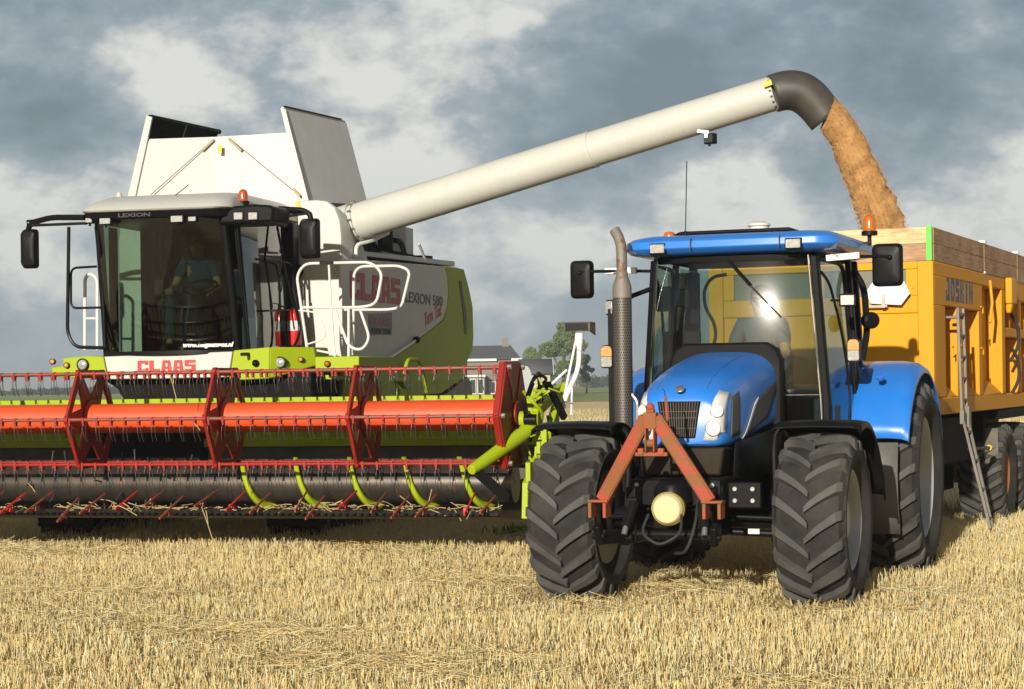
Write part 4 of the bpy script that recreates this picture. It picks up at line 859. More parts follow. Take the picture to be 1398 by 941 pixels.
for i in range(41):
    row = []
    for j in range(15):
        y = .06+(Ln-.12)*i/40; x = -Wd+.26+(Wd-.52)*j/14; z = 2.55+.42*math.exp(-((x+.95)**2+(y-1.3)**2)/.7)-.05*y+.03*mn.noise(Vector((x*4, y*4, 0)))
        v = (Matrix.Translation((FR['R'][0], FR['R'][1], 0)) @ Matrix.Rotation(-R(24), 4, 'Z')) @ Vector((x, y, z)); row.append(v)
    rows.append(row)
hg.sheet(rows); tag(hg.build('grain_heap', 'grain'), 'heap of grain filling the yellow trailer between its plank boards', 'grain', kind='stuff')
# ================================================================== combine harvester
C = tag(frame('combine_harvester', 'C'), 'cream and lime combine harvester with a wide red reel and long unloading pipe', 'combine harvester')
CM = Matrix.Translation((FR['C'][0], FR['C'][1], 0)) @ Matrix.Rotation(-R(FR['C'][2]), 4, 'Z'); CI = CM.inverted()
def c_(px, py, y): return L('C', px, py, 1, y)
def cs(px, py, x): return L('C', px, py, 0, x)
# ---- header
H = MB(); H.mt(0)
H.bb(-4.55, 4.55, 1.26, 1.36, 1.56, 1.665); H.bb(-4.55, -.75, 1.30, 1.33, 1.14, 1.559); H.bb(.75, 4.55, 1.30, 1.33, 1.14, 1.559); H.bb(-4.55, 4.55, 1.25, 1.34, 1.12, 1.21)
H.mt(1); H.bb(-4.55, -.75, 1.28, 1.32, .46, 1.118); H.bb(.75, 4.55, 1.28, 1.32, .46, 1.118); H.bb(-4.55, 4.55, 1.1, 1.279, .92, .96)
H.loft([[(x, -.42, .50), (x, -.30, .535), (x, .15, .50), (x, .5, .43), (x, .85, .46), (x, 1.26, .62), (x, 1.28, .38), (x, .5, .38), (x, -.2, .44), (x, -.42, .47)] for x in (-4.55, 4.55)])
H.bb(-4.5, 4.5, 1.33, 1.50, .42, .60); H.bb(-4.5, 4.5, 1.365, 1.5, 1.42, 1.56)
hdr = H.build('cutting_header', ['lime paint', mat('header steel', (.022, .020, .017), .5, metal=.3, dust=.08).name], C, bev=.006)
kn = MB(); kn.bb(-4.55, 4.55, -.50, -.42, .485, .515)
for k in range(118):
    x = -4.5+k*.0765; kn._add([(x-.018, -.50, .49), (x+.018, -.50, .49), (x+.018, -.50, .51), (x-.018, -.50, .51), (x, -.62, .50)], [(0, 1, 4), (1, 2, 4), (2, 3, 4), (3, 0, 4)])
kn.build('knife_bar', 'black metal', hdr)
au = MB(); au.mt(0).cyl((-4.5, .45, .76), (4.5, .45, .76), .205, seg=36)
au.build('intake_auger', mat('auger steel', (.055, .048, .043), .32, metal=.6, wear=(.10, .06, .04), wearamt=.2, wscale=4, dust=.12).name, hdr, smooth=60)
for sg in (-1, 1):
    fl = MB(); n = 150; a = []; 
    G = []
    for i in range(n+1):
        t = i/n; x = sg*(4.45-2.9*t); th = (2*PI*(2.9*t)/.60)+2.1
        G.append([(x, .45-r*math.cos(th), .76+r*math.sin(th)) for r in (.20, .24, .275)])
    fl.sheet(G); fl.build('auger_flight', 'lime paint', hdr, solid=.045, smooth=60)
fg = MB().cyl((0, -.2, 0), (0, -.37, 0), .009, seg=6).build('auger_finger', 'wire steel', hdr)
for k in range(22): (fg if k == 0 else dup(fg, None, None, hdr)).location = (-.85+k*.08, .45, .76)
for k, o in enumerate([c for c in hdr.children if c.name.startswith('auger_finger')]): o.rotation_euler = (-k*1.9, 0, 0)
# reel
RY, RZ, RR_ = 0., 1.47, .55
MB().cyl((-4.56, RY, RZ), (4.56, RY, RZ), .155, seg=40).build('reel_tube', 'reel orange', hdr, smooth=60)
bat0 = None; r_ = random.Random(11)
for k in range(6):
    b = MB(); b.mt(0).cyl((-4.56, 0, 0), (4.56, 0, 0), .019, seg=10); b.mt(1)
    n = 59
    for i in range(n):
        x = -4.48+i*.1545
        b.bb(x-.012, x+.012, -.024, .024, -.036, .022); b.bb(x-.010, x+.010, -.016, .022, -.062, -.0365)
    b.mt(2)
    for i in range(n):
        x = -4.48+i*.1545
        for d in (-.012, .026):
            w0 = r_.gauss(0, .012); b.tube([(x+d*.6, .01, -.05), (x+d, -.012, -.09), (x+d+w0*.5, .0, -.17), (x+d+w0, .035, -.235+abs(r_.gauss(0, .008)))], .0030, 5)
    a = R(60*k); o = b.build('reel_bat', ['worn grey red' if k in (0, 1, 3) else 'reel red', 'reel red', 'wire steel'], hdr)
    o.location = (0, RY-RR_*math.cos(a), RZ+RR_*math.sin(a))
def spider_bm(solid=False):
    b = MB(); P_ = [Vector((0, -RR_*math.cos(R(60*k)), RR_*math.sin(R(60*k)))) for k in range(6)]; j = 0
    def bar(p, q, wd, t): b.beam(p, q, t, wd, (p-q).cross(Vector((1, 0, 0))))
    for k in range(6):
        p, q = P_[k], P_[(k+1) % 6]; m = (p+q)/2
        bar(p*1.0, q*1.0, .085, .030+.0013*k)
        bar(p*.95, m*.26+(p*.18), .105, .024+.0011*k)
        bar(p*.95, P_[k-1]*.20+p*.16, .095, .018+.0012*k); b.cyl(p*.90+Vector((-.0165-.0003*k, 0, 0)), p*.90+Vector((.0165+.0003*k, 0, 0)), .075, seg=14)
        nd = p.cross(Vector((1, 0, 0))).normalized()
        b.cyl(p+Vector((-.022, 0, 0)), p+Vector((.022, 0, 0)), .048, seg=14)
    b.cyl((-.03, 0, 0), (.03, 0, 0), .215, seg=28)
    return b
s0 = spider_bm().build('reel_spider', 'reel red', hdr, bev=.006); s0.location = (-.03, RY, RZ)
for x in (1.505, 3.035, -1.565, -3.10): dup(s0, (x, RY, RZ), None, hdr)
for s in (-1, 1):
    ep = MB(); hp_ = [((-RR_-.05)*math.cos(R(60*k)), (RR_+.05)*math.sin(R(60*k))) for k in range(6)]
    ep.prism(hp_, 'x', -.012, .012)
    for k in range(6):
        p, q = hp_[k], hp_[(k+1) % 6]; ep.beam((-.035*s, p[0], p[1]), (-.035*s, q[0], q[1]), .06+.0005*k, .03, (0, .3, 1) if k in (1, 4) else (0, 1, .2))
        ep.beam((.0, p[0]*.93, p[1]*.93), (.0, p[0]*.3, p[1]*.3), .055+.0006*k, .05, (1, 0, 0))
    ep.cyl((-.05, 0, 0), (.05, 0, 0), .13, seg=24)
    o = ep.build('reel_end_plate', 'reel red', hdr, bev=.006); o.location = (s*4.60, RY, RZ)
    bl = MB()
    for y, z in hp_: bl.cyl((s*4.60-.06, RY+y*.92, RZ+z*.92), (s*4.60+.05, RY+y*.92, RZ+z*.92), .028, seg=8); bl.cyl((s*4.60-.03, RY+y*.80, RZ+z*.80), (s*4.60+.02, RY+y*.80, RZ+z*.80), .016, seg=8)
    bl.build('plate_bolts', 'grey hardware', hdr)
    # end frame: reel arm, divider, side sheet, hoses
    ef = MB(); X = s*4.78
    ef.mt(0); ef.prism([(-.35, .45), (-.30, .80), (.10, .98), (.55, 1.20), (1.15, 1.62), (1.2, .45)], 'x', X-.03, X+.03)
    ef.tube([(s*4.76, .04, 1.34), (s*4.70, -.08, 1.27), (s*4.42, -.66, 1.0), (s*4.36, -.78, .95)], [.085, .078, .062, .05], 12); ef.cyl((s*4.66, .02, 1.42), (s*4.86, .02, 1.42), .085, seg=16); ef.beam((X+s*.04, .0, 1.48), (X+s*.04, 1.15, 1.72), .07, .10); ef.beam((X+s*.1, .25, 1.20), (X+s*.10, .95, 1.60), .04, .05)
    ef.bb(X+.0, X+.05, -.28, -.10, .66, 1.0); ef.bb(X+.03, X+.12, .15, .32, .92, 1.35); ef.beam((X+.07, -.10, 1.0), (X+.07, .25, 1.2), .10, .02); r7 = random.Random(7)
    for k in range(26): p = Vector((X+s*r7.uniform(-.05, .16), r7.uniform(-.1, .42), r7.uniform(1.0, 1.78))); ef.beam(p, p+Vector((s*r7.uniform(-.05, .10), r7.uniform(-.08, .10), r7.uniform(-.16, .16))), r7.uniform(.014, .045), r7.uniform(.012, .03))
    ef.tube(fillet([(X+.05, .2, 1.35), (X+.12, .0, 1.50), (X+.02, -.12, 1.62), (X-.1, .1, 1.70)], .1), .018, 8); ef.beam((X+.12, .3, 1.30), (X+.16, .9, 1.78), .05, .07); ef.beam((X-.08, .36, 1.66), (X+.10, .36, 1.76), .04, .10)
    for k in range(4): ef.beam((X+.02+.04*k, -.05+.05*k, .70), (X+.05+.04*k, -.02+.05*k, 1.15), .025, .012)
    ef.mt(1); ef.beam((s*4.40, -.70, .93), (s*4.66, -.55, .66), .05, .10)
    ef.tube(fillet([(X-.02, .1, 1.78), (X+.06, -.02, 1.88), (X+.16, .1, 1.83), (X+.05, .2, 1.76)], .1), .017, 8); ef.tube(fillet([(X+.02, .0, 1.80), (X+.10, .05, 1.90), (X+.05, .15, 1.80)], .08), .014, 8); ef.cyl((X-.06, -.05, 1.42), (X+.07, -.05, 1.42), .055, seg=16); ef.beam((X+.15, .4, 1.25), (X+.0, -.05, 1.02), .03, .05); ef.bb(X-.06, X+.10, -.18, .30, .48, .72); ef.beam((X+.10, .3, 1.78), (X+.22, .55, 1.42), .05, .07); ef.tube(fillet([(X+.1, -.32, .95), (X+.14, -.36, .85), (X+.06, -.34, .78)], .05), .014, 6)
    for k in range(22): p = Vector((X+s*r7.uniform(-.05, .16), r7.uniform(-.12, .42), r7.uniform(.75, 1.75))); ef.beam(p, p+Vector((s*r7.uniform(-.08, .10), r7.uniform(-.1, .12), r7.uniform(-.2, .2))), r7.uniform(.02, .05), r7.uniform(.012, .03))
    ef.beam((X+.05, .5, .5), (X+.08, .62, .18), .03, .03)
    ef.build('header_end', ['lime paint', 'black metal'], hdr, bev=.008)
# pilot sensor on its white poles, right-hand end
ps = MB(); q = lambda px, py: Vector(c_(px, py, .7))
ps.tube(fillet([q(766, 566), q(773, 540), q(790, 505), q(791, 470), q(791, 455)], .12), .026, 10); ps.cyl(q(766, 562), q(788, 456), .013, seg=8); ps.cyl(q(743, 534), q(774, 505), .014, seg=8); ps.cyl(q(780, 566), q(781, 525), .011, seg=8); ps.cyl(q(789, 473), q(795, 473), .055, seg=10); ps.cyl(q(790, 472), q(791, 455), .045, seg=10); ps.cyl(q(774, 451), q(802, 450), .016, seg=8)
pole = ps.build('sensor_pole', 'pole white', hdr)
e = q(790, 446); bx = MB(); bx.bb(e.x-.14, e.x+.12, e.y-.06, e.y+.16, e.z-.04, e.z+.035); bx.bb(e.x-.15, e.x+.13, e.y-.08, e.y+.17, e.z+.036, e.z+.048); bx.slab([(e.x+.125, e.y-.08, e.z+.045), (e.x+.125, e.y+.2, e.z+.045), (e.x+.125, e.y+.2, e.z-.09), (e.x+.125, e.y-.08, e.z-.05)], (.012, 0, 0)); bx.build('sensor_box', 'box grey', hdr, bev=.004)
MB().bb(e.x-.13, e.x+.11, e.y-.064, e.y-.061, e.z-.036, e.z+.03).build('sensor_window', 'black plastic', hdr)
# red crop lifters along the knife
lfm = MB(); lfm.beam((0, -.46, .535), (.0, -.66, .52), .018, .024); lfm.beam((.0, -.64, .525), (.07, -.30, .70), .014, .022); lfm.bb(-.028, .028, -.52, -.45, .52, .575)
l0 = None; r_ = random.Random(2)
for k in range(30):
    x = -4.25+k*.30
    if l0 is None: l0 = lfm.build('crop_lifter', 'letter red', hdr, bev=.004); l1 = lfm.build('crop_lifter', 'worn grey red', hdr, bev=.004); o = l0
    elif k == 1: o = l1
    else: o = (l0 if k % 4 == 0 else l1).copy(); COL.objects.link(o); o.parent = hdr
    o.location = (x, 0, r_.uniform(-.01, .01)); o.rotation_euler = (r_.gauss(0, .05), 0, r_.gauss(0, .10))
# ---- chassis, feeder house, tracks
fh = MB(); fh.loft([[(-.72, y, a), (.72, y, a), (.72, y, b), (-.72, y, b)] for y, a, b in ((1.17, .62, 1.36), (3.8, 1.2, 1.98))]); fh.bb(-.70, 1.25, 2.25, 3.9, 1.50, 1.86); fh.bb(-1.0, 1.0, 3.9, 9.2, .9, 1.62); fh.bb(-1.44, 1.44, 3.95, 9.0, 1.6, 3.30); fh.cyl((-1.5, 3.4, .85), (1.5, 3.4, .85), .2)
fh.prism([(p[0], p[2]) for p in (c_(px, py, 2.15) for px, py in ((128, 514), (425, 508), (425, 545), (172, 552), (160, 531), (146, 522)))], 'y', 2.15, 3.0); fh.build('feeder_house', 'sooty black', C, bev=.02)
fx = MB(); fx.cyl(c_(392, 517, 2.2), c_(378, 545, 2.6), .05); fx.cyl(c_(372, 540, 2.5), c_(362, 548, 2.5), .05); fx.build('lift_ram', 'black metal', C)
tk0 = None
for s in (-1, 1):
    e_ = empty('track', (s*1.45, 3.55, 0), 0, C)
    out_ = []
    for y, z, r, a0, a1 in ((-.95, .40, .40, 250, 90), (1.0, .40, .40, 90, -90)):
        pass
    path = []
    for k in range(13): a = R(270-k*15); path.append((-1.05+.42*math.cos(a), .42+.42*math.sin(a)))
    path += [(-.4, 1.02), (-.1, 1.08), (.2, 1.0)]
    for k in range(13): a = R(90-k*15); path.append((1.05+.42*math.cos(a), .42+.42*math.sin(a)))
    b = MB(); rings = []
    for k, (y, z) in enumerate(path):
        p, q = Vector(path[k-1]), Vector(path[(k+1) % len(path)]); d = (q-p).normalized(); n = Vector((-d.y, d.x))
        rings.append([(-.34, y, z), (.34, y, z), (.34, y-n.x*.03, z-n.y*.03), (-.34, y-n.x*.03, z-n.y*.03)])
    rings.append(rings[0]); b.loft(rings, cap=False)
    tot = len(path)
    for k in range(tot):
        a, c2 = Vector(path[k]), Vector(path[(k+1) % tot]); m_n = max(1, int((c2-a).length/.12))
        for j in range(m_n):
            p = a.lerp(c2, (j+.5)/m_n); d = (c2-a).normalized(); n = Vector((-d.y, d.x))
            for sd in (-1, 1): b.beam((sd*.02, p.x+n.x*.012, p.y+n.y*.012), (sd*.33, p.x+n.x*.012-d.x*.08, p.y+n.y*.012-d.y*.08), .045, .05, (0, n.x, n.y))
    b.build('track_belt', 'track rubber', e_, smooth=30)
    wh = MB()
    for y, z, r in ((-1.05, .42, .38), (1.05, .42, .38), (-.35, .24, .2), (.35, .24, .2)): wh.lathe([(r, -.2), (r, .2), (r*.8, .2), (r*.7, .12), (.08, .1)], (0, y, z), (1, 0, 0), 24)
    wh.bb(-.1, .1, -1.0, 1.0, .4, .62); wh.build('track_wheels', 'black metal', e_)
rwh = wheel(C, (1.30, 8.5, .62), False, spec=(.62, .45, .32, 16, .05, 'rim grey')); wheel(C, (-1.30, 8.5, .62), True, rwh)
MB().prism([cs(603, 539, 1.5)[1:], cs(612, 536, 1.5)[1:], cs(638, 514, 1.5)[1:], cs(644, 522, 1.5)[1:], cs(645, 541, 1.5)[1:], cs(625, 560, 1.5)[1:], cs(604, 556, 1.5)[1:]], 'x', 1.2, 1.50).build('spreader_cover', mat('spreader grey', (.09, .08, .075), .5, dust=.2).name, C, bev=.01)
# ---- bumper
def face(name, m, pts, y, d, parent=C, bev=.012): return MB().prism([(p[0], p[2]) for p in (c_(px, py, y) for px, py in pts)], 'y', y, y+d).build(name, m, parent, bev=bev)
G = []
bw = face('bumper', 'cream paint', [(142, 487), (240, 483), (317, 480), (312, 515), (230, 517), (148, 518)], 1.88, .25)
bl_ = face('bumper_corner', 'lime paint', [(86, 489), (120, 486), (141, 487), (147, 518), (72, 515), (70, 502), (86, 500)], 1.90, .5)
br = MB(); y0 = 1.90
pr = [c_(318.5, 478.5, y0), c_(368, 474, y0), c_(368, 517, y0), c_(312.5, 520, y0)]
br.prism([(p[0], p[2]) for p in pr], 'y', y0, 2.5)
q1, q2, q3, q4 = c_(368.3, 474, y0), c_(428, 474, 2.35), c_(433, 499, 2.35), c_(368.3, 517, y0)
br.slab([q1, q2, q3, q4], (-.0, .5, 0)); brr = br.build('bumper_corner', 'lime paint', C, bev=.015)
blockword('bumper_lettering', 'CLAAS', 'letter red', C, c_(188, 508.5, 1.874), (1, 0, 0), (0, 0, 1), c_(267, 508, 1.874)[0]-c_(188, 508.5, 1.874)[0], .135, (0, -1, 0), gap=.10, slant=.8)
def roundlamp(px, py, y, r, m='lens clear', parent=C):
    c = Vector(c_(px, py, y)); o = empty('corner_lamp', c, 0, parent)
    MB().lathe([(r*1.15, .02), (r*1.2, -.012), (r*1.02, -.016)], (0, 0, 0), (0, 1, 0), 20, cap=False).build('lamp_ring', 'black plastic', o); MB().lathe([(r, 0), (r*.9, -.018), (r*.5, -.03), (.001, -.034)], (0, 0, 0), (0, 1, 0), 20).build('lens', m, o); return o
roundlamp(383, 495, 1.99, .058); roundlamp(113, 498, 1.88, .062); roundlamp(91, 499, 1.88, .03, 'lens amber'); roundlamp(72, 494, 1.86, .03, 'lens amber'); roundlamp(411, 491, 2.18, .026, 'lens amber'); roundlamp(447, 497, 2.18, .03, 'hazard amber'); roundlamp(349, 496, 1.88, .034, 'black plastic')
MB().bb(c_(430, 490, 2.2)[0], c_(490, 495, 2.2)[0], 2.2, 3.6, 1.98, 2.12).build('platform', 'lime paint', C, bev=.01)
pl = MB(); pl.bb(-1.35, -.86, 2.5, 3.6, 2.02, 2.10); pl.bb(.80, 1.50, 2.55, 3.75, 2.08, 2.15); pl.bb(-.86, .86, 2.1, 3.75, 1.9, 2.19); pl.build('cab_floor', 'black metal', C)
# ---- cab
def cw_pt(t, h):
    z = 2.20+1.52*h; hw = .80-.045*h; return (hw*t, 2.02-.32*h-.20*(1-abs(t)**2.4), z)
wsg = MB().sheet([[cw_pt(-1+2*j/20, i/10) for j in range(21)] for i in range(11)]).build('windscreen', 'dark glass', C, smooth=80, recalc=False)
def pillar(pts, w, d, name='cab_pillar', m='black plastic'):
    b = MB(); b.loft([[(x-w/2, y-d/2, z), (x+w/2, y-d/2, z), (x+w/2, y+d/2, z), (x-w/2, y+d/2, z)] for x, y, z in pts]); return b.build(name, m, C, bev=.015)
for s in (-1, 1):
    pillar([(s*.815, 2.06, 2.15), (s*.80, 1.93, 2.9), (s*.77, 1.76, 3.75)], .075, .10); pillar([(s*.90, 2.16, 2.15), (s*.885, 2.05, 2.9), (s*.855, 1.90, 3.75)], .035, .06)
    pillar([(s*.90, 3.66, 2.15), (s*.90, 3.66, 3.80)], .10, .20)
    G = [[(s*(.895+.03*math.sin(PI*j/6)-.03*i/5), 2.20+1.38*j/6-.22*(i/5)*(1-j/6), 2.20+1.55*i/5) for j in range(7)] for i in range(6)]
    d_ = MB().sheet(G).build('cab_door' if s > 0 else 'side_window', 'side glass', C, smooth=80, recalc=False)
    fr_ = [G[0][0], G[0][-1], G[-1][-1], G[-1][0]]
    MB().tube(fillet(fr_+[fr_[0]], .10), .022, 8).build('door_frame', 'black plastic', d_)
    if s > 0:
        MB().tube(fillet([(.955, 3.45, 2.95), (.985, 3.46, 2.97), (.985, 3.46, 3.12), (.955, 3.45, 3.14)], .03), .016, 8).build('door_handle', 'black metal', d_)
        MB().tube(fillet([(.98, 2.6, 3.30), (.99, 3.40, 3.28), (.99, 3.5, 3.1), (.99, 3.45, 2.72), (.98, 2.6, 2.68)], .12), .012, 8).build('door_rail', 'black metal', d_)
        MB().tube([cs(376, 296, .93), cs(386, 350, 1.02), cs(401, 420, 1.05)], .016, 8).build('door_strut', 'black metal', d_)
ya, yb = cs(160, 400, -.88)[1], cs(193, 400, -.88)[1]
MB().bb(-.86, .88, 3.70, 3.78, 2.2, 3.80).bb(-.885, -.865, yb, 3.70, 2.2, 3.76).bb(-.885, -.865, 2.25, ya, 2.2, 3.70).build('cab_rear_wall', 'cab lining', C)
MB().bb(-.86, .86, 1.95, 3.7, 3.765, 3.80).build('cab_ceiling', 'cab lining', C)
bsill = MB(); bsill.loft([[(x, y-.012, 2.17), (x, y-.012, 2.215), (x, y+.05, 2.215), (x, y+.05, 2.17)] for x, y, z in [cw_pt(-1+2*j/12, 0) for j in range(13)]]); bsill.build('windscreen_sill', 'black plastic', C)
text('windscreen_lettering', 'www.helgeemans.nl', 'paper white', C, Vector(cw_pt(.30, .035))+Vector((0, -.02, 0)), (R(90-8), 0, R(14)), .072, 1., .25, .004)
# roof: black visor with lamps under a cream cap
def cring(z, hx_, y0, y1, cr): return bowf_(rring(z, hx_, y0, y1, cr), .16, y0)
def bowf_(r, b, y0): return [(x, y-(b*(1-(x/.9)**2) if y < y0+.35 else 0), z) for x, y, z in r]
MB().loft([cring(3.70, .80, 1.74, 3.85, .12), cring(3.73, .90, 1.60, 3.9, .16), cring(3.81, .92, 1.56, 3.9, .18)]).build('roof_visor', 'black plastic', C, bev=.008)
MB().loft([cring(z, a, b, 4.02, .16) for z, a, b in ((3.812, .90, 1.545), (3.83, .925, 1.53), (3.885, .91, 1.60), (3.96, .85, 1.78), (4.03, .78, 2.05), (4.075, .68, 2.5), (4.09, .5, 2.8))]).build('cab_roof', 'cream paint', C, smooth=50)
MB().tube([(.10, 1.9, 3.99), (.26, 1.9, 4.10), (.30, 1.9, 4.13)], .006, 6).build('roof_aerial', 'dark print', C); MB().lathe([(.05, 0), (.04, .02), (.025, .09), (.001, .095)], (-.62, 2.0, 3.99), (0, 0, 1), 16).build('roof_antenna', 'cream paint', C)
text('visor_lettering', 'LEXION', mat('visor print', (.016, .016, .016), .6).name, C, (-.36, 1.405, 3.735), (R(90), 0, 0), .06, 1.9, 0, .002)
for px, py, yy, w, h in ((143, 302, 1.47, .13, .065), (121, 301, 1.56, .08, .05), (241, 299, 1.47, .14, .07), (262, 299, 1.52, .09, .05)): q = c_(px, py, yy); worklamp('visor_lamp', q, w, h, 0, C)
vb = MB(); vb.prism([(p[0], p[2]) for p in (c_(px, py, 1.66) for px, py in ((297, 306), (303, 291), (318, 281.5), (345, 278.5), (368, 280), (374, 284), (372, 303), (340, 305)))], 'y', 1.66, 2.2); vb.build('lamp_housing', 'black plastic', C, bev=.03)
for px in (325, 345): q = c_(px, 295, 1.64); worklamp('visor_lamp', q, .105, .08, 0, C)
q = c_(309, 293, 1.80); MB().ball(q, .03).build('marker_lamp', 'lens clear', C)
q = c_(332, 277, 2.1); beacon((q[0], q[1], q[2]+.01), .145, .062, C, 'amber deep')
# mirrors
m1 = c_(42, 340, 1.75); m2 = c_(424, 326, 2.5)
mirror(m1, .20, .46, [(-.80, 1.75, 3.76), (-1.2, 1.75, 3.79), (m1[0]-.03, 1.72, 3.76), (m1[0], 1.70, m1[2]+.22), (m1[0], 1.70, m1[2])], C, d=.10)
mirror(m2, .235, .47, [(1.0, 2.45, 3.80), (1.3, 2.48, 3.82), (m2[0]+.02, 2.48, 3.80), (m2[0]+.03, 2.46, m2[2]+.2), (m2[0], 2.45, m2[2])], C, d=.12)
ma = MB(); ma.tube(fillet([c_(116, 297, 1.7), c_(70, 297, 1.75), c_(44, 304, 1.75), c_(38, 312, 1.75), c_(41, 322, 1.75)], .1), .034, 8); ma.beam(c_(118, 305, 1.7), c_(42, 308, 1.75), .05, .03); ma.build('mirror_bracket', 'black plastic', C, bev=.01)
ma = MB(); ma.tube(fillet([c_(380, 285, 2.45), c_(414, 287, 2.45), c_(424, 293, 2.45), c_(424, 303, 2.45)], .1), .034, 8); ma.beam(c_(380, 297, 2.45), c_(422, 291, 2.45), .05, .03); ma.build('mirror_bracket', 'black plastic', C, bev=.01)
# guard hoops in front of the left window and on the right of the door
gd = MB(); gq = [c_(94, 310, 1.75), c_(92, 455, 1.9), c_(102, 474, 1.9), c_(140, 475, 1.9)]; gd.tube(fillet(gq, .1), .021, 8); gd.tube(fillet([c_(131, 310, 1.75), c_(140, 400, 1.9), c_(143, 475, 1.9)], .1), .020, 8); gd.tube(fillet([c_(132, 364, 1.85), c_(97, 366, 1.85), c_(97, 421, 1.88), c_(137, 420, 1.88)], .08), .014, 8)
gd.build('guard_rail', 'black metal', C); gd = MB(); gd.tube(fillet([cs(398, 395, 1.05), cs(411, 450, 1.1), cs(403, 474, 1.08), cs(385, 481, 1.05), cs(330, 484, 1.0)], .2), .02, 8); gd.build('guard_rail', 'black metal', C)
# white hand rails
rl = MB()
def rail(pts, r=.0175, rad=.15): rl.tube(fillet(pts, rad), r, 8)
Y1, Y2 = 2.45, 3.1
rail([c_(419, 474, Y1), c_(405, 376, Y1), c_(416, 360, Y1), c_(506, 358, Y1), c_(522, 372, Y1), c_(514, 416, Y1), c_(490, 420, Y1), c_(413, 420, Y1)])
rail([c_(482, 485, Y2), c_(483, 364, Y2), c_(545, 363, Y2), c_(560, 370, Y2), c_(548, 420, Y2), c_(530, 423, Y2), c_(470, 423, Y2)])
rail([c_(449, 362, Y1), c_(452, 420, Y1), c_(457, 487, Y1)], .014); rail([c_(458, 424, Y1), c_(476, 474, Y1), c_(494, 479, Y1), c_(505, 462, Y1), c_(492, 424, Y1)], .017); rail([c_(476, 420, Y1), c_(476, 487, Y1)], .017); rail([c_(408, 424, Y1), c_(430, 426, Y1), c_(440, 440, Y1), c_(446, 462, Y1), c_(420, 470, Y1)], .010); rail([c_(419, 476, Y1), c_(460, 484, Y1)], .014)
rl.build('hand_rail', 'white paint', C)
MB().bb(c_(437, 358, Y1)[0], c_(456, 358, Y1)[0], Y1-.03, Y1+.03, c_(440, 361, Y1)[2], c_(440, 357, Y1)[2]).build('rail_catch', 'black metal', C, bev=.005)
r2 = MB(); r2.tube(fillet([c_(116, 478, 2.9), c_(116, 380, 2.9), c_(122, 373, 2.9), c_(133, 380, 2.9), c_(133, 478, 2.9)], .08), .022, 8); r2.tube([c_(116, 435, 2.9), c_(133, 435, 2.9)], .016, 8); r2.build('hand_rail', 'white paint', C)
# ---- grain tank
tf = MB(); Yf, Yb = 3.92, 5.55
TL_, AP, TRt, BR_, BL_, BM = c_(204, 190, Yf), c_(294, 187, Yf-.03), c_(396, 181, Yf), c_(421, 284, Yf), c_(170, 284, Yf), c_(297, 284, Yf-.03)
tf.slab([BL_, BM, AP, TL_], (0, .03, 0)); tf.slab([BM, BR_, TRt, AP], (0, .03, 0)); tf.build('tank_front', 'cream paint', C, smooth=10)
tb = MB(); tb.slab([(-1.25, Yb, 3.8), (1.25, Yb, 3.8), (.95, Yb, 4.95), (-.85, Yb, 4.95)], (0, .03, 0)); tb.bb(-1.42, 1.30, Yf+.04, Yb+.9, 3.25, 3.95); tb.build('tank_body', 'cream paint', C, bev=.02)
def flap(q, th, nm, linm, out):
    q = [Vector(p) for p in q]; o = MB().slab(q, th).build(nm, 'flap grey', C)
    n = (q[1]-q[0]).cross(q[3]-q[0]).normalized()
    return o
fR = [c_(419, 275, 3.9), L('C', 502.5, 280, 1, 5.5), L('C', 473, 168, 1, 5.5), c_(389, 149, 3.9)]
o = MB().slab(fR, (-.02, 0, 0)).build('tank_flap', 'flap grey', C)
e1, e2, e3, e4 = [Vector(p) for p in (c_(414, 275, 3.87), c_(421.5, 275, 3.87), c_(389.5, 149, 3.87), c_(383, 148, 3.87))]; b = MB().slab([e1, e2, e3, e4], (0, .028, 0)); b.beam(Vector(fR[3])+Vector((-.03, 0, .01)), Vector(fR[2])+Vector((-.03, 0, .01)), .03, .04); b.build('flap_frame', 'cream paint', C)
MB().beam(Vector(fR[3])+Vector((-.01, 0, .035)), Vector(fR[2]).lerp(Vector(fR[3]), .08)+Vector((-.01, 0, .035)), .03, .014).build('flap_seal', 'black plastic', C)
fL = [c_(184, 275, 3.92), L('C', 250, 290, 1, 5.5), L('C', 299, 180, 1, 5.5), c_(207, 160, 3.92)]
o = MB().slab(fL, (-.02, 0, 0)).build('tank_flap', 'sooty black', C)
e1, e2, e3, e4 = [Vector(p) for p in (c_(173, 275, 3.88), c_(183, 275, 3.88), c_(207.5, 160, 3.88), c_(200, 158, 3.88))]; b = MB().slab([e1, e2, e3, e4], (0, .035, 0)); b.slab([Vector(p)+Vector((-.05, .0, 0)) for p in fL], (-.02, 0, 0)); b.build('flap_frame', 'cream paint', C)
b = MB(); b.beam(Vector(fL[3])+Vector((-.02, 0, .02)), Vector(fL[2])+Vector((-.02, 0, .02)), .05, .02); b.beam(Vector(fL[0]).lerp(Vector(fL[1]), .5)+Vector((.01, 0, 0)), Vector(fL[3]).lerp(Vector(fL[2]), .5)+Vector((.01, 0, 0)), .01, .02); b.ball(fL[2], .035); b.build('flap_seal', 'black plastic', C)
sr = MB()
for a, b2 in (((206, 266), (292, 190)), ((312, 188), (410, 268))):
    p, q = Vector(c_(*a, Yf-.06)), Vector(c_(*b2, Yf-.06)); sr.tube([p, q], .006, 6)
sr.build('flap_stay', 'grey hardware', C)
for a, b2 in (((276, 206), (292, 191)), ((312, 190), (330, 206)), ((400, 258), (410, 268))): MB().beam(c_(*a, Yf-.06), c_(*b2, Yf-.06), .035, .03).build('stay_spring', mat('spring brass', (.36, .28, .14), .6, metal=.2, dust=.2).name, C, bev=.005)
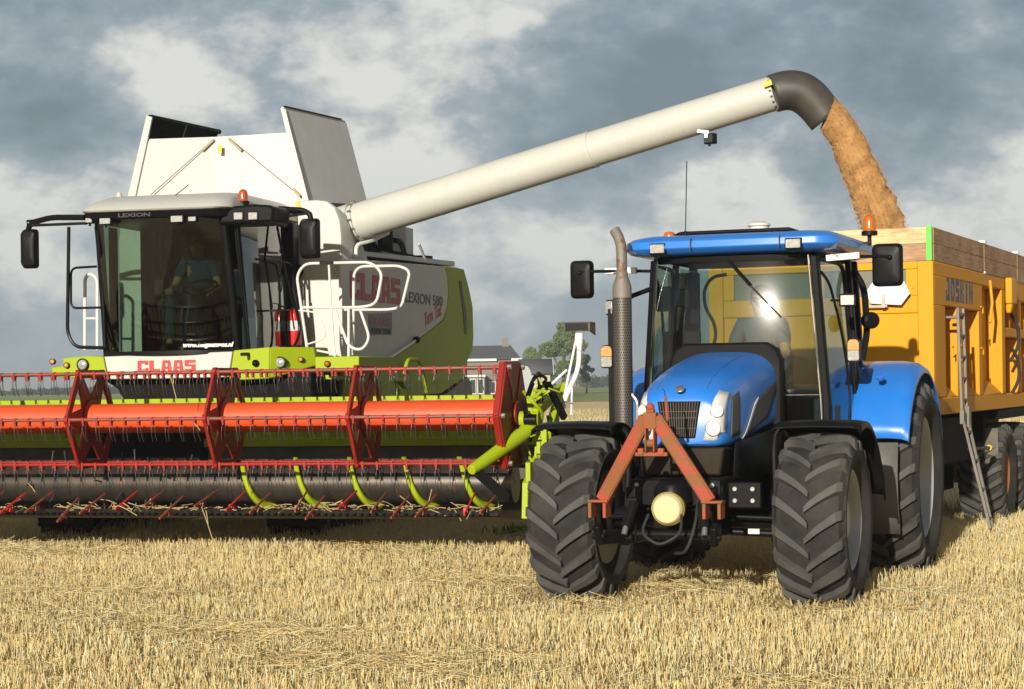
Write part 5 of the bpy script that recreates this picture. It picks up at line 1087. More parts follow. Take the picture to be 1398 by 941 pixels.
for px, py, w, h in ((300, 204, .05, .10), (407, 281, .07, .11), (402, 387, .07, .14)): q = c_(px, py, 3.80 if py < 300 else 3.76); MB().bb(q[0]-w/2, q[0]+w/2, q[1], q[1]+.004, q[2]-h/2, q[2]+h/2).build('warning_sticker', 'sticker yellow', C)
# ---- left tower beside the cab (front corner of the body)
tw_ring = lambda y, zt, x1: [(.93, y, 2.14), (x1, y, 2.14), (x1, y, zt-.42), (x1-.02, y, zt-.25), (x1-.08, y, zt-.10), (x1-.18, y, zt-.02), (x1-.30, y, zt), (.93, y, zt)]
to = MB(); to.loft([tw_ring(3.80, 4.08, 1.485), tw_ring(3.83, 4.09, 1.50), tw_ring(4.45, 3.98, 1.51), tw_ring(4.85, 3.60, 1.52)]); to.build('body_corner', 'cream paint', C, smooth=50)
to = MB(); to.loft([[(-x, y, z) for x, y, z in tw_ring(*a)] for a in ((3.80, 4.08, 1.485), (3.83, 4.09, 1.50), (4.45, 3.98, 1.51), (4.85, 3.60, 1.52))]); to.build('body_corner', 'cream paint', C, smooth=50)
MB().bb(1.478, 1.492, 3.793, 3.797, 2.16, 3.30).build('panel_seam', 'dark print', C)
MB().lathe([(.10, -.05), (.105, .03), (.09, .04), (.001, .03)], c_(402, 370, 3.72), (0, -1, 0), 24).build('air_intake', 'black plastic', C)
# ---- side panels
def side(name, m, pts, x, d, parent=C, bev=.008): return MB().prism([tuple(cs(px, py, x)[1:]) for px, py in pts], 'x', x-d, x).build(name, m, parent, bev=bev)
sil = [(466, 353), (530, 357), (607, 364), (611, 380), (612, 401), (610, 421), (605, 436), (595, 445), (568, 466), (538, 487), (524, 497), (468, 500)]
side('side_panel', 'silver panel', sil, 1.55, .04)
lim = [(607.6, 364), (622, 365), (633.5, 368), (640, 392), (645.5, 419), (646.5, 460), (645, 478), (638, 494), (638, 512), (603, 537), (560, 541), (468, 541), (468, 501), (524, 498), (538, 488), (568, 467), (595, 446), (605.5, 437), (610.5, 421.5), (612.5, 401), (611.5, 380)]
side('rear_panel', 'lime paint', lim, 1.549, .05)
lb = MB(); lb.prism([(4.6, 1.75), (4.6, 3.36), (7.9, 3.47), (9.3, 3.49), (9.75, 2.9), (9.7, 2.4), (9.4, 2.0), (8.0, 1.75)], 'x', -1.55, -1.50); lb.build('side_panel', 'silver panel', C)
rb = MB(); rb.loft([[(x, y, z) for y, z in ((9.0, 1.75), (9.55, 1.95), (9.75, 2.5), (9.6, 3.2), (9.3, 3.44), (8.8, 3.46))] for x in (-1.49, 1.495)]); rb.build('rear_hood', 'lime paint', C, bev=.03)
vs_ = MB(); vs_.prism([tuple(cs(px, py, 1.556)[1:]) for px, py in [(627, 383), (630, 384), (637, 430), (637.5, 456), (635, 456), (632, 420)]], 'x', 1.552, 1.558); vs_.build('tail_vent', 'dark print', C)
tp = MB(); tp.slab([cs(488, 342, 1.5), cs(560, 350, 1.5), cs(621, 357, 1.5), cs(621, 364, 1.5), cs(560, 356.5, 1.5), cs(488, 349, 1.5)], (-.5, 0, 0)); tp.build('engine_deck', 'flap grey', C, bev=.008)
bo_ = cs(482.5, 407.5, 1.552); blockword('side_lettering', 'CLAAS', 'letter red', C, cs(478, 408, 1.552), (0, 1, 0), (0, 0, 1), cs(546.5, 409.6, 1.552)[1]-cs(478, 408, 1.552)[1], cs(500, 371.5, 1.552)[2]-cs(500, 408.3, 1.552)[2], (1, 0, 0), gap=.10, slant=.8)
q = cs(553, 412, 1.553); q2 = cs(604, 413, 1.553); text('model_lettering', 'LEXION 580', 'dark print', C, q, (R(90), 0, R(90)), .205, 1., 0, .004, .002, fit=q2[1]-q[1])
for wd, a in (('Terra', (580, 446)), ('Trac', (594, 437))):
    t_ = text('script_lettering', wd, 'script red', C, cs(*a, 1.553), (R(90), R(0), R(90)), .26, .72, .35, .004, .002); t_.rotation_euler = (R(90), R(-14), R(90))
sg_ = MB(); sg_.prism([tuple(cs(px, py, 1.553)[1:]) for px, py in [(503, 429), (535, 427), (535, 457), (504, 458)]], 'x', 1.551, 1.5545); sn = sg_.build('dealer_sign', mat('sign grey', (.10, .10, .11), .45).name, C)
t_ = text('sign_lettering', 'CLAAS', 'script red', C, cs(505, 443, 1.556), (R(90), 0, R(90)), .15, 1.2, 0, .003, .001, fit=cs(533, 443, 1.556)[1]-cs(506, 443, 1.556)[1])
t2 = text('sign_lettering', 'LEXION TOUR', 'cab grey', C, cs(506, 455, 1.556), (R(90), 0, R(90)), .10, 1., 0, .002, .001, fit=cs(533, 455, 1.556)[1]-cs(506, 455, 1.556)[1])
MB().cyl(cs(523, 495, 1.62), cs(569, 464, 1.58), .018, seg=8).build('panel_strut', 'pole white', C); MB().ball(cs(569, 464, 1.59), .05).build('strut_end', 'black plastic', C)
lg = MB(); lx = 1.75
def lp(*P_): return [cs(px, py, lx) for px, py in P_]
lg.slab(lp((508, 496), (510, 490), (523, 495), (524, 500), (538, 515), (540, 545), (512, 545)), (-.05, 0, 0)); lg.slab(lp((541, 514), (554, 515), (560, 528), (563, 546), (559, 546), (556, 530), (550, 521), (541, 521)), (-.1, 0, 0)); lg.tube(fillet(lp((552, 512), (556, 491), (570, 491), (576, 500), (584, 546)), .25), .028, 8); lg.slab(lp((546, 530), (556, 532), (557, 546), (546, 546)), (-.05, 0, 0)); lg.slab(lp((452, 512), (490, 514), (490, 520), (452, 518)), (-.2, 0, 0)); lg.slab(lp((486, 516), (500, 517), (499, 523), (487, 522)), (-.1, 0, 0))
lg.build('steps_frame', 'lime paint', C, bev=.006)
MB().tube(fillet(lp((534, 491), (539, 500), (541, 520)), .1), .022, 8).build('step_hose', 'pole white', C)
# ---- engine bay, visible behind the pipe
en = MB(); en.bb(.2, 1.35, 4.9, 7.4, 3.42, 3.62); en.cyl((1.1, 6.1, 3.60), (1.1, 6.1, 3.98), .32, seg=20); en.bb(.5, 1.3, 5.1, 5.6, 3.6, 3.85); en.beam((1.3, 4.9, 3.88), (1.35, 5.9, 3.55), .05, .05); en.beam((1.3, 5.3, 3.9), (1.35, 5.35, 3.5), .04, .04); en.cyl((1.2, 5.5, 3.7), (1.25, 6.5, 3.62), .06); en.tube(fillet([(1.3, 6.2, 3.75), (1.45, 6.4, 3.75), (1.45, 6.6, 3.55)], .1), .04, 8); en.bb(-1.3, .2, 5.0, 8.0, 3.42, 3.7); en.build('engine', 'sooty black', C, bev=.02)
MB().bb(1.0, 1.3, 7.15, 7.5, 3.56, 4.0).build('radiator_box', 'flap grey', C, bev=.01); MB().bb(1.35, 1.42, 5.7, 7.0, 3.50, 3.56).build('pipe_bracket', 'spring brass', C, bev=.01); MB().cyl((1.25, 7.75, 3.5), (1.25, 7.75, 3.62), .25).build('fan_cover', 'black metal', C); MB().beam((1.5, 7.1, 3.75), (1.5, 7.4, 3.55), .03, .03).build('bracket', 'cream paint', C)
MB().tube(fillet([c_(486, 352, 4.2), c_(486, 334, 4.2), c_(505, 330, 4.4), c_(530, 318, 4.9)], .1), .025, 8).build('pipe_cradle', 'white paint', C)
# ---- unloading pipe
W2C = lambda p: CI @ Vector(p)
p0 = Vector(c_(466, 310, 4.45)); p1 = W2C(L('W', 1060, 126.5, 1, 22.35)); dv = (p1-p0).normalized()
up = MB(); jt = p0.lerp(p1, .60)
up.tube([p0-dv*.15, p0+dv*.2], [.255, .255], 28); up.tube([p0+dv*.2, jt], [.236, .222], 28); up.tube([jt, p1], [.213, .203], 28)
pipe = up.build('unloading_pipe', 'cream paint', C, smooth=60)
for t, r in ((.045, .262), (.60, .226)):
    a = p0.lerp(p1, t); MB().tube([a-dv*.012, a+dv*.012], r, 28).build('pipe_flange', 'cream paint', pipe)
for t, r in ((.24, .2345), (.42, .2285), (.80, .2105)): a = p0.lerp(p1, t); MB().tube([a-dv*.004, a+dv*.004], r, 28).build('pipe_seam', 'flap grey', pipe)
bt = MB(); a = p0.lerp(p1, .045); uu = dv.cross(Vector((0, 0, 1))).normalized(); vv = dv.cross(uu)
for k in range(14): th = 2*PI*k/14; c = a+(uu*math.cos(th)+vv*math.sin(th))*.262; bt.cyl(c-dv*.02, c+dv*.02, .016, seg=6)
a = p1-dv*.02
for k in range(20): th = 2*PI*k/20; c = a+(uu*math.cos(th)+vv*math.sin(th))*.212; bt.cyl(c-dv*.014, c+dv*.014, .010, seg=6)
bt.build('flange_bolts', 'grey hardware', pipe)
bz = [W2C(L('W', px, py, 1, 22.33)) for px, py in ((1055, 128.3), (1094, 114), (1106, 133), (1129, 162))]
sp0 = [bz[0]*(1-t)**3+bz[1]*3*t*(1-t)**2+bz[2]*3*t*t*(1-t)+bz[3]*t**3 for t in [k/20 for k in range(21)]]
so_ = MB().tube(sp0, [.214+.012*math.sin(PI*min(1., k/(len(sp0)-1)*1.2)) for k in range(len(sp0))], 28, cap=False); spt = so_.build('pipe_spout', mat('spout rubber', (.028, .027, .027), .5, dust=.10).name, pipe, solid=.014, smooth=60)
q = W2C(L('W', 1045, 121, 1, 22.35)); MB().beam(q+Vector((0, -.205, .01)), q+dv*.10+Vector((0, -.203, .015)), .004, .06).build('pipe_sticker', 'sticker yellow', pipe)
q = W2C(L('W', 964, 188, 1, 22.55)); lm = MB(); lm.beam(q+Vector((-.10, 0, .08)), q+Vector((.03, 0, .06)), .03, .03); lm.beam(q+Vector((0, 0, .07)), q+Vector((.0, 0, .0)), .03, .03); lm.build('lamp_bracket', 'grey hardware', pipe)
worklamp('pipe_lamp', q+Vector((.02, 0, -.01)), .11, .10, R(-25), pipe, 'cab grey', d=.10)
# ---- inside the cab
ci = MB(); ci.bb(-.14, .48, 2.9, 3.45, 2.66, 2.80); ci.loft([[(-.14, 3.42, 2.78), (.48, 3.42, 2.78), (.48, 3.55, 2.78), (-.14, 3.55, 2.78)], [(-.10, 3.48, 3.4), (.44, 3.48, 3.4), (.44, 3.62, 3.4), (-.10, 3.62, 3.4)]]); ci.bb(0, .34, 3.0, 3.4, 2.2, 2.66); ci.build('seat', 'cab lining', C, bev=.03)
cc = MB(); cc.beam((.13, 2.28, 2.2), (.13, 2.55, 2.92), .12, .14, (0, 1, 0)); cw_ = Vector((.13, 2.6, 2.98)); a_, b_ = Vector((1, 0, 0)), Vector((0, .85, .45)); cc.tube([cw_+(a_*math.cos(2*PI*k/24)+b_*math.sin(2*PI*k/24))*.20 for k in range(24)], .017, 8, loop=True); cc.beam(cw_-a_*.19, cw_+a_*.19, .03, .015); cc.beam(cw_, cw_-b_*.19, .03, .015); cc.build('steering_column', 'black plastic', C)
cn = MB(); cn.bb(-.48, -.22, 2.7, 3.4, 2.72, 2.84); cn.bb(-.45, -.33, 2.55, 2.62, 2.90, 3.08); cn.beam((-.36, 2.6, 2.2), (-.36, 2.62, 2.95), .03, .03, (0, 1, 0)); cn.bb(.52, .74, 2.9, 3.5, 2.2, 2.62); cn.build('control_console', 'cab grey', C, bev=.015)
bn = MB(); r_ = random.Random(4)
for k in range(9): bn.ball((-.46+.03*r_.random()*6, 2.72+.2*r_.random(), 2.85), .014, 6)
bn.build('console_buttons', 'sticker yellow', C)
# ---- fire extinguisher hung on the body corner
q = c_(402, 445, 3.45); fe = tag(empty('fire_extinguisher', CM @ Vector(q), -R(14)), 'red fire extinguisher hung upright beside the cab door of the combine harvester', 'fire extinguisher')
MB().lathe([(.001, -.24), (.075, -.24), (.085, -.22), (.085, .13), (.07, .18), (.03, .21), (.03, .23)], (0, 0, 0), (0, 0, 1), 24).build('cylinder', 'extinguisher red', fe, smooth=60)
MB().lathe([(.087, -.06), (.087, .06)], (0, 0, 0), (0, 0, 1), 24, cap=False).build('paper_label', 'paper white', fe); v = MB(); v.cyl((0, 0, .22), (0, 0, .27), .02); v.beam((-.02, 0, .27), (.09, -.03, .29), .02, .012); v.tube(fillet([(0, 0, .25), (-.09, -.02, .24), (-.10, -.03, .05), (-.09, -.03, -.1)], .06), .010, 8); v.build('valve', 'black plastic', fe)
# ================================================================== people in the two cabs
def skinned(name, P, E, root, m, parent, sub=2, grow=1.):
    bm = bmesh.new(); ly = bm.verts.layers.skin.verify(); vs = {}
    for k, (co_, r) in P.items():
        v = bm.verts.new(co_); v[ly].radius = (r*grow, r*grow); v[ly].use_root = (k == root); vs[k] = v
    for a, b in E: bm.edges.new((vs[a], vs[b]))
    me = bpy.data.meshes.new(name); bm.to_mesh(me); bm.free(); me.materials.append(MATS[m])
    o = bpy.data.objects.new(name, me); COL.objects.link(o); o.parent = parent
    k = o.modifiers.new('skin', 'SKIN'); k.use_smooth_shade = True; q = o.modifiers.new('sub', 'SUBSURF'); q.levels = q.render_levels = sub
    return o
def person(fr, label, pel, head, hands, knees, feet, shirt, yaw=0.):
    root = tag(frame('person', fr), label, 'person'); V = Vector; pel, head = V(pel), V(head)
    up = (head-pel).normalized(); neck = head-up*.15; ch = pel.lerp(neck, .80); be = pel.lerp(neck, .33); side_ = V((1, 0, 0)); fwd = V((0, -1, 0))
    P = {'pel': (pel, .125), 'be': (be, .125), 'ch': (ch, .14), 'nk0': (neck-up*.05, .07), 'nk': (neck+up*.02, .055), 'h0': (head-up*.05+fwd*.01, .078), 'h1': (head+up*.03, .098), 'h2': (head+up*.10, .070), 'nose': (head+fwd*.115-up*.015, .016)}
    E = [('pel', 'be'), ('be', 'ch'), ('ch', 'nk0'), ('nk0', 'nk'), ('nk', 'h0'), ('h0', 'h1'), ('h1', 'h2'), ('h0', 'nose')]
    SP, SE = {k: (P[k][0], P[k][1]+.018) for k in ('pel', 'be', 'ch')}, [('pel', 'be'), ('be', 'ch')]
    SP['nk0'] = (P['nk0'][0], .085); SE.append(('ch', 'nk0'))
    TP, TE = {'pel': (pel, .150), 'be': (pel+up*.06, .140)}, [('pel', 'be')]
    FP_, FE = {}, []
    for s, n in ((-1, 'l'), (1, 'r')):
        sh = ch+side_*s*.185+up*.055; hd = V(hands[n]); el_ = sh.lerp(hd, .5)+V((s*.07, .06, -.13)); wr = el_.lerp(hd, .90)
        for k, v, r in (('sh', sh, .062), ('el', el_, .044), ('wr', wr, .029), ('pa', hd, .036)): P[k+n] = (v, r)
        E += [('ch', 'sh'+n), ('sh'+n, 'el'+n), ('el'+n, 'wr'+n), ('wr'+n, 'pa'+n)]
        d = (hd-el_).normalized(); ac = d.cross(V((0, 0, 1))).normalized()
        for j, (off, ln) in enumerate(((-.033, .055), (-.011, .066), (.011, .062), (.033, .048))):
            a = hd+ac*off*s+d*.035; b = a+d*ln*.6+V((0, 0, -.012)); c = b+d*ln*.35+V((0, 0, -.034))
            P['f%d%sa' % (j, n)] = (a, .0105); P['f%d%sb' % (j, n)] = (b, .0095); P['f%d%sc' % (j, n)] = (c, .008); E += [('pa'+n, 'f%d%sa' % (j, n)), ('f%d%sa' % (j, n), 'f%d%sb' % (j, n)), ('f%d%sb' % (j, n), 'f%d%sc' % (j, n))]
        a = hd-ac*s*.045-d*.005; b = a+d*.04-ac*s*.014+V((0, 0, -.015)); P['t%sa' % n] = (a, .012); P['t%sb' % n] = (b, .010); E += [('pa'+n, 't%sa' % n), ('t%sa' % n, 't%sb' % n)]
        SP['sh'+n] = (sh, .082); SP['el'+n] = (sh.lerp(el_, .75), .066); SE += [('ch', 'sh'+n), ('sh'+n, 'el'+n)]
        hp = pel+side_*s*.10; kn_ = V(knees[n]); ft = V(feet[n])
        for k, v, r in (('hp', hp, .10), ('kn', kn_, .062), ('an', ft+V((0, .02, .06)), .042), ('to', ft+fwd*.17, .034)): P[k+n] = (v, r)
        E += [('pel', 'hp'+n), ('hp'+n, 'kn'+n), ('kn'+n, 'an'+n), ('an'+n, 'to'+n)]
        TP.update({'hp'+n: (hp, .115), 'kn'+n: (kn_, .080), 'an'+n: (ft+V((0, .02, .10)), .064)}); TE += [('pel', 'hp'+n), ('hp'+n, 'kn'+n), ('kn'+n, 'an'+n)]
        FP_.update({'a'+n: (ft+V((0, .04, .05)), .055), 'b'+n: (ft+fwd*.08+V((0, 0, .02)), .052), 'c'+n: (ft+fwd*.19, .042)}); FE += [('a'+n, 'b'+n), ('b'+n, 'c'+n)]
    body = skinned('body', P, E, 'pel', 'skin', root); skinned('shirt', SP, SE, 'pel', shirt, root); skinned('trousers', TP, TE, 'pel', 'denim', root); skinned('shoes', FP_, FE, 'al', 'leather', root)
    hr = MB(); hr.ball(head+up*.055+V((0, .022, 0)), (.105, .112, .095), 16); hr.build('hair', 'hair', root, smooth=80)
    ey = MB()
    for s in (-1, 1): ey.ball(head+fwd*.090+side_*s*.034+up*.015, .013, 8)
    ey.build('eyes', 'dark print', root); mo = MB(); mo.ball(head+fwd*.088-up*.055, (.025, .008, .007), 8); mo.build('mouth', 'script red', root)
    er = MB()
    for s in (-1, 1): er.ball(head+side_*s*.098, (.012, .025, .035), 8)
    er.build('ears', 'skin', root); return root
hd = c_(270, 337, 3.15); ha = c_(284, 398, 2.72); hb = c_(232, 396, 2.62); x0 = hd[0]
person('C', 'driver in a blue shirt and jeans sitting in the cab of the combine harvester', (x0+.02, 3.22, 2.93), hd, {'l': (hb[0], 2.62, hb[2]), 'r': (ha[0], 2.72, ha[2])}, {'l': (x0-.17, 2.72, 2.90), 'r': (x0+.17, 2.66, 2.93)}, {'l': (x0-.16, 2.62, 2.24), 'r': (x0+.10, 2.56, 2.24)}, 'blue shirt')
person('T', 'driver in a pale shirt sitting at the steering wheel of the blue tractor', (.02, 2.06, 1.76), (.03, 2.04, 2.50), {'l': (-.15, 1.60, 1.99), 'r': (.22, 1.60, 1.98)}, {'l': (-.18, 1.55, 1.72), 'r': (.20, 1.55, 1.72)}, {'l': (-.17, 1.42, 1.14), 'r': (.19, 1.42, 1.14)}, 'pale shirt')
# ================================================================== straw caught on the cutting bar, wisps hanging from it
def straws(name, items, label, cat='straw', m='straw litter'):
    b = MB()
    for p, d, l, bend in items:
        p, d = Vector(p), Vector(d).normalized(); b.tube([p, p+d*l*.5+Vector((0, 0, bend)), p+d*l], .0045, 4)
    return tag(b.build(name, m), label, cat, kind='stuff')
r_ = random.Random(8); it = []
for _ in range(520):
    x = r_.uniform(-4.5, 4.6); k = .35+.65*abs(mn.noise(Vector((x*1.7, 0, 3))))*2
    if r_.random() > k: continue
    p = CM @ Vector((x, r_.uniform(-.52, -.10), .535+r_.random()*.06*k)); it.append((p, (r_.gauss(0, 1), r_.gauss(0, .6), r_.gauss(0, .15)), r_.uniform(.05, .22), r_.gauss(0, .012)))
for px, py, qx, qy in ((160, 690, 187, 704), (155, 685, 156, 694), (275, 692, 292, 742), (281, 697, 284, 715), (168, 687, 180, 697), (232, 512, 241, 546), (236, 515, 237, 524), (265, 578, 273, 588), (38, 660, 48, 672)):
    a, b = Vector(L('C', px, py, 1, -.62)), Vector(L('C', qx, qy, 1, -.62)); a, b = CM @ a, CM @ b; it.append((a, b-a, (b-a).length, .01))
straws('caught_straw', it, 'pale straw lying along the cutting bar of the red header')
# ================================================================== weeds
def leafmat(name, tr=.25):
    m, nt, N, K = nodes(name); o = N.new('ShaderNodeOutputMaterial'); at = N.new('ShaderNodeAttribute'); at.attribute_name = 'tint'
    d = N.new('ShaderNodeBsdfDiffuse'); t = N.new('ShaderNodeBsdfTranslucent'); mx = N.new('ShaderNodeMixShader'); mx.inputs[0].default_value = tr
    K.new(at.outputs['Color'], d.inputs[0]); K.new(at.outputs['Color'], t.inputs[0]); K.new(d.outputs[0], mx.inputs[1]); K.new(t.outputs[0], mx.inputs[2]); K.new(mx.outputs[0], o.inputs[0]); MATS[name] = m
leafmat('leaf')
def tuft(px, py, n, hgt, spread, label):
    v = (py-PCY)*math.cos(ROLL)+(px-PCX)*math.sin(ROLL); Y = FPX*CAMH/v; c = np.array(L('W', px, py, 1, Y)); c[2] = 0
    az = rng.uniform(0, 2*PI, n); r = np.abs(rng.normal(0, spread, n)); b = np.stack([c[0]+r*np.cos(az), c[1]+r*np.sin(az), np.zeros(n)], 1); a2 = rng.uniform(0, 2*PI, n); h = rng.uniform(.5, 1, n)*hgt; w = rng.uniform(.004, .009, n); V = np.zeros((n, 6, 3))
    for j, (s, z) in enumerate(((0, 0), (.35, .7), (1., 1.))):
        for k, e in enumerate((-1, 1)): V[:, j*2+k] = b+np.stack([np.cos(a2)*h*.7*s-np.sin(a2)*w*e*(1-.8*(j == 2)), np.sin(a2)*h*.7*s+np.cos(a2)*w*e*(1-.8*(j == 2)), z*h], 1)
    C_ = np.array([.14, .26, .03])*rng.uniform(.6, 1.3, (n, 1)); mass('grass', V, np.array([(0, 1, 3, 2), (2, 3, 5, 4)]), C_, 'leaf', 'stuff', label, 'grass')
tuft(705, 738, 190, .22, .20, 'bright green grass tuft on the stubble beside the front tyre of the tractor'); tuft(585, 760, 40, .12, .06, 'small green weed in the stubble in front of the harvester header'); tuft(887, 880, 46, .10, .06, 'small green weed in the stubble in front of the tractor')
# ================================================================== far background
mat('roof slate', (.085, .083, .085), .7, var=.2, scale=2.); mat('brick', (.20, .165, .14), .85, var=.2, scale=3); mat('pale render', (.48, .42, .32), .85, var=.1); mat('window dark', (.03, .035, .04), .15); mat('bark', (.10, .075, .05), .9, var=.3); mat('sheeting', (.34, .37, .35), .4, var=.1)
def W(px, py, Y): return L('W', px, py, 1, Y)
hY = 240.; hx0, hx1 = W(598, 500, hY)[0], W(709, 500, hY)[0]; ze, zr = W(680, 491, hY)[2], W(680, 471, hY)[2]; hz0 = 0.
hs_ = tag(empty('farmhouse', (0, 0, 0)), 'dark roofed farmhouse with a chimney and white gutter behind the harvester', 'house')
MB().bb(hx0, hx1, hY, hY+8, 0, ze).build('wall', 'brick', hs_)
rf = MB(); a, b = hx0-.3, hx1+.3; ra, rb_ = W(612, 471, hY+4)[0], W(697, 471, hY+4)[0]
rf._add([(a, hY-.4, ze), (b, hY-.4, ze), (b, hY+8.4, ze), (a, hY+8.4, ze), (ra, hY+4, zr), (rb_, hY+4, zr)], [(0, 1, 5, 4), (1, 2, 5), (2, 3, 4, 5), (3, 0, 4), (0, 3, 2, 1)]); roof_ = rf.build('roof', 'roof slate', hs_)
q = W(690, 470, hY+4); MB().bb(q[0]-.42, q[0]+.42, hY+3.6, hY+4.4, zr-.8, zr+.9).build('chimney', 'brick', roof_)
MB().bb(hx0-.3, W(678, 490, hY)[0], hY-.55, hY-.41, ze-.18, ze+.12).bb(W(698, 490, hY)[0], hx1+.3, hY-.55, hY-.41, ze-.18, ze+.12).build('gutter', 'white paint', hs_)
MB().bb(hx0, W(662, 490, hY)[0], hY-2.2, hY-.01, 0, W(650, 515, hY)[2]).build('veranda', 'brick', hs_); z_ = W(650, 515, hY)[2]; MB().bb(hx0-.2, W(663, 490, hY)[0], hY-2.5, hY, z_, z_+.25).build('veranda_trim', 'white paint', hs_)
for px in (646, 656, 672, 686): 
    x = W(px, 500, hY)[0]; y = hY-2.21 if px < 660 else hY-.01; wn = MB().bb(x-.38, x+.38, y-.05, y, .35, z_-.2 if px < 660 else 1.9).build('window', 'white paint', hs_); MB().bb(x-.30, x+.30, y-.07, y-.051, .45, z_-.3 if px < 660 else 1.8).build('pane', 'window dark', wn)
bY = 222.; bn_ = tag(empty('barn', (0, 0, 0)), 'low barn with a dark pitched roof and pale gable wall beside the farmhouse', 'barn'); x0b, x1b = W(708, 510, bY)[0], W(751, 510, bY)[0]; e0, r0 = W(740, 509.5, bY)[2], W(740, 491, bY+4)[2]
MB().bb(x0b, x1b, bY, bY+8, 0, e0).prism([(bY, e0), (bY+8, e0), (bY+4, r0-.1)], 'x', x1b-.2, x1b).build('wall', 'pale render', bn_)
MB()._add([(x0b, bY-.5, e0-.05), (x1b+.35, bY-.5, e0-.05), (x1b+.35, bY+4, r0), (x0b, bY+4, r0), (x0b, bY+8.5, e0-.05), (x1b+.35, bY+8.5, e0-.05)], [(0, 1, 2, 3), (3, 2, 5, 4)]).build('roof', 'roof slate', bn_, solid=.15)
MB().beam((x1b+.4, bY-.5, e0), (x1b+.4, bY+4, r0+.05), .1, .35).beam((x1b+.4, bY+4, r0+.05), (x1b+.4, bY+8.5, e0), .1, .35).build('gable_board', 'white paint', bn_)
x = W(736, 518, bY)[0]; wn = MB().bb(x-.5, x+.5, bY-.06, bY, .5, 1.35).build('window', 'white paint', bn_); MB().bb(x-.42, x+.42, bY-.08, bY-.061, .58, 1.27).build('pane', 'window dark', wn)
x = W(745, 518, bY)[0]; MB().bb(x-.35, x+.35, bY-.05, bY, 0, 1.4).build('door', 'window dark', bn_)
pt = MB(); a, b = W(708, 520, 205)[0], W(728, 520, 205)[0]; h_ = W(715, 499.5, 205)[2]; c = (a+b)/2; w_ = (b-a)/2
pt.loft([[(c+w_*math.cos(PI*k/12), y, h_*math.sin(PI*k/12)**.7 if 0 < k < 12 else 0) for k in range(13)] for y in (205, 212)], closed=True); tag(pt.build('polytunnel', 'sheeting'), 'grey round topped polytunnel in front of the barn', 'polytunnel')
def leaves(name, blobs, n, size, col, parent=None, kind=None, label=None, cat=None, flat=.0):
    w_ = np.array([b[3]*b[4]*b[5] for b in blobs])**.7; w_ = w_/w_.sum(); pick = rng.choice(len(blobs), n, p=w_); B_ = np.array(blobs)[pick]
    d = rng.normal(0, 1, (n, 3)); d /= np.linalg.norm(d, axis=1)[:, None]; rr = rng.uniform(.25, 1.0, n)**.6*np.where(rng.random(n) < .25, rng.uniform(1., 1.35, n), 1.)
    p = B_[:, :3]+d*rr[:, None]*B_[:, 3:6]; s = size*rng.uniform(.5, 1.3, n)
    u = rng.normal(0, 1, (n, 3)); u /= np.linalg.norm(u, axis=1)[:, None]; t = np.cross(u, d+rng.normal(0, .5, (n, 3))); t /= np.linalg.norm(t, axis=1)[:, None]+1e-6
    V = np.stack([p-u*s[:, None], p+t*s[:, None]*.6, p+u*s[:, None], p-t*s[:, None]*.6], 1); V[:, :, 2] = np.maximum(V[:, :, 2], .03)
    c = np.array(col)*rng.uniform(.65, 1.35, (n, 1))*np.array([1, 1, 1])+rng.uniform(0, .012, (n, 3)); o = mass(name, V, np.array([(0, 1, 2, 3)]), c, 'leaf', kind, label, cat); 
    if parent is not None: o.parent = parent
    return o
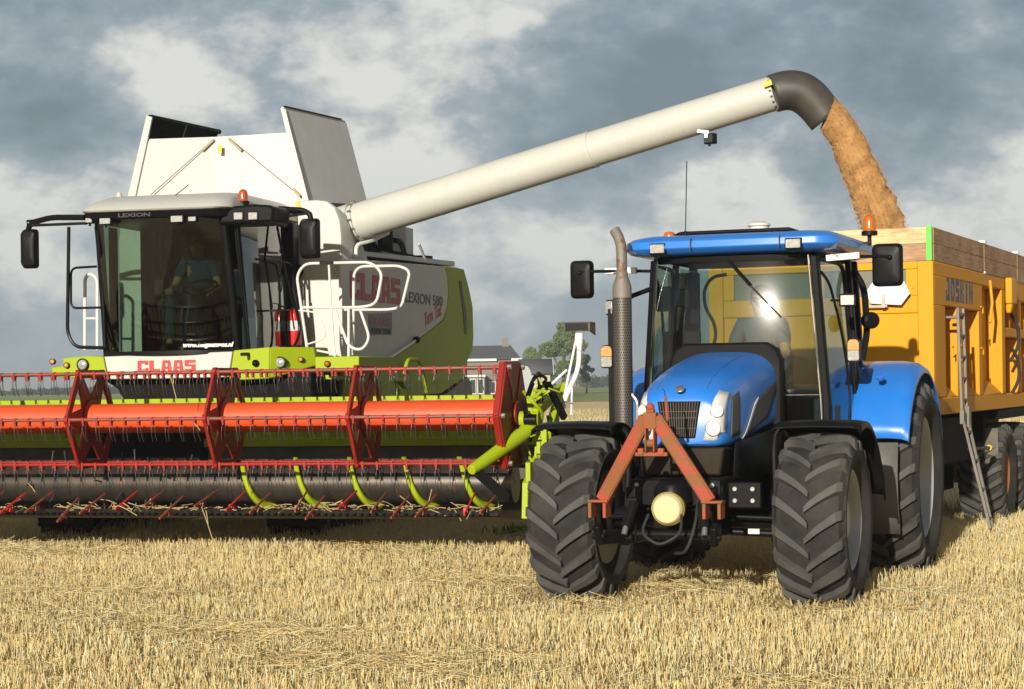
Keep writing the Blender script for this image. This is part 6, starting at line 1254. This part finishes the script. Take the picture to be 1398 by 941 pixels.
def tree(px, top, base, wpx, Y, col, label, n=5200, seed=1, tr=.28):
    r = random.Random(seed); X, _, zt = W(px, top, Y); wd = wpx*Y/FPX/2; root = tag(empty('broadleaf_tree', (X, Y, 0)), label, 'tree', 'trees behind the farm'); blobs = []
    zb = zt*tr
    for k in range(17):
        a = r.uniform(0, 2*PI); h = r.uniform(0, 1); rad = wd*(.75*math.sin(PI*(.18+.78*h)))*math.sqrt(r.random()); br_ = wd*r.uniform(.26, .44)
        blobs.append((rad*math.cos(a), rad*math.sin(a), zb+br_*.6+(zt-zb-br_*1.3)*h, br_, br_, br_*.8))
    leaves('crown', blobs, int(n*2.4), .155 if wd > 2 else .14, tuple(c*1.55 for c in col), root)
    tk = MB(); tk.tube([(0, 0, -.1), (.05, 0, zt*.2), (.0, .1, zt*.45), (.15, 0, zt*.75)], [wd*.11, wd*.08, wd*.06, wd*.02], 8)
    for k in range(6): b_ = blobs[k]; tk.tube([(0, .05, zt*.25+.02*k), (b_[0]*.5, b_[1]*.5, (zt*.3+b_[2])/2), b_[:3]], [wd*.05, wd*.035, wd*.012], 6)
    tk.build('trunk', 'bark', root); return root
tree(768, 437, 526, 66, 262, (.085, .115, .035), 'tall full crowned tree standing right of the barn', 7500, 1); tree(726, 474, 526, 40, 268, (.10, .13, .045), 'small pale green tree above the barn roof', 3200, 2); tree(800, 484, 526, 26, 275, (.06, .085, .03), 'short dark tree half behind the white sensor pole', 2600, 3); tree(752, 497, 526, 22, 250, (.05, .075, .025), 'dark bush at the foot of the tall tree', 1800, 5, .02)
bl2 = []
r_ = random.Random(6)
for k in range(120):
    X = W(795, 500, 480)[0]+k*1.1; z = (3.6+1.3*mn.noise(Vector((X*.07, 0, 0)))+r_.uniform(-.5, .5)); bl2.append((X, 480+r_.uniform(0, 8), z*.5, 1.7, 1.7, z*.55))
leaves('woodland', bl2, 34000, .36, (.075, .092, .055), None, 'stuff', 'far wood on the horizon behind the tractor', 'wood')
bl3 = []
for k in range(150):
    X = W(-90, 530, 520)[0]+k*.75; z = 1.5+1.0*mn.noise(Vector((X*.06, 2, 0)))+r_.uniform(-.3, .3); z *= min(1, max(.35, 1.2-abs(k-55)/110)); bl3.append((X, 520+r_.uniform(0, 10), z*.5, 1.5, 1.5, z*.55))
leaves('tree_belt', bl3, 24000, .40, (.055, .070, .045), None, 'stuff', 'low belt of trees on the horizon left of the harvester', 'wood')
# ================================================================== air
def haze(density):
    m, nt, N, K = nodes('air'); o = N.new('ShaderNodeOutputMaterial'); v = N.new('ShaderNodeVolumePrincipled'); v.inputs['Color'].default_value = (.80, .86, .92, 1); v.inputs['Density'].default_value = density; v.inputs['Anisotropy'].default_value = .2
    K.new(v.outputs[0], o.inputs['Volume']); MATS['air'] = m
    o = MB().bb(-3100, 3100, -400, 4200, -1.3, 13.).build('haze', 'air', None); tag(o, 'pale air between the machines and the far farm and trees', 'haze', kind='stuff')
haze(.0007)
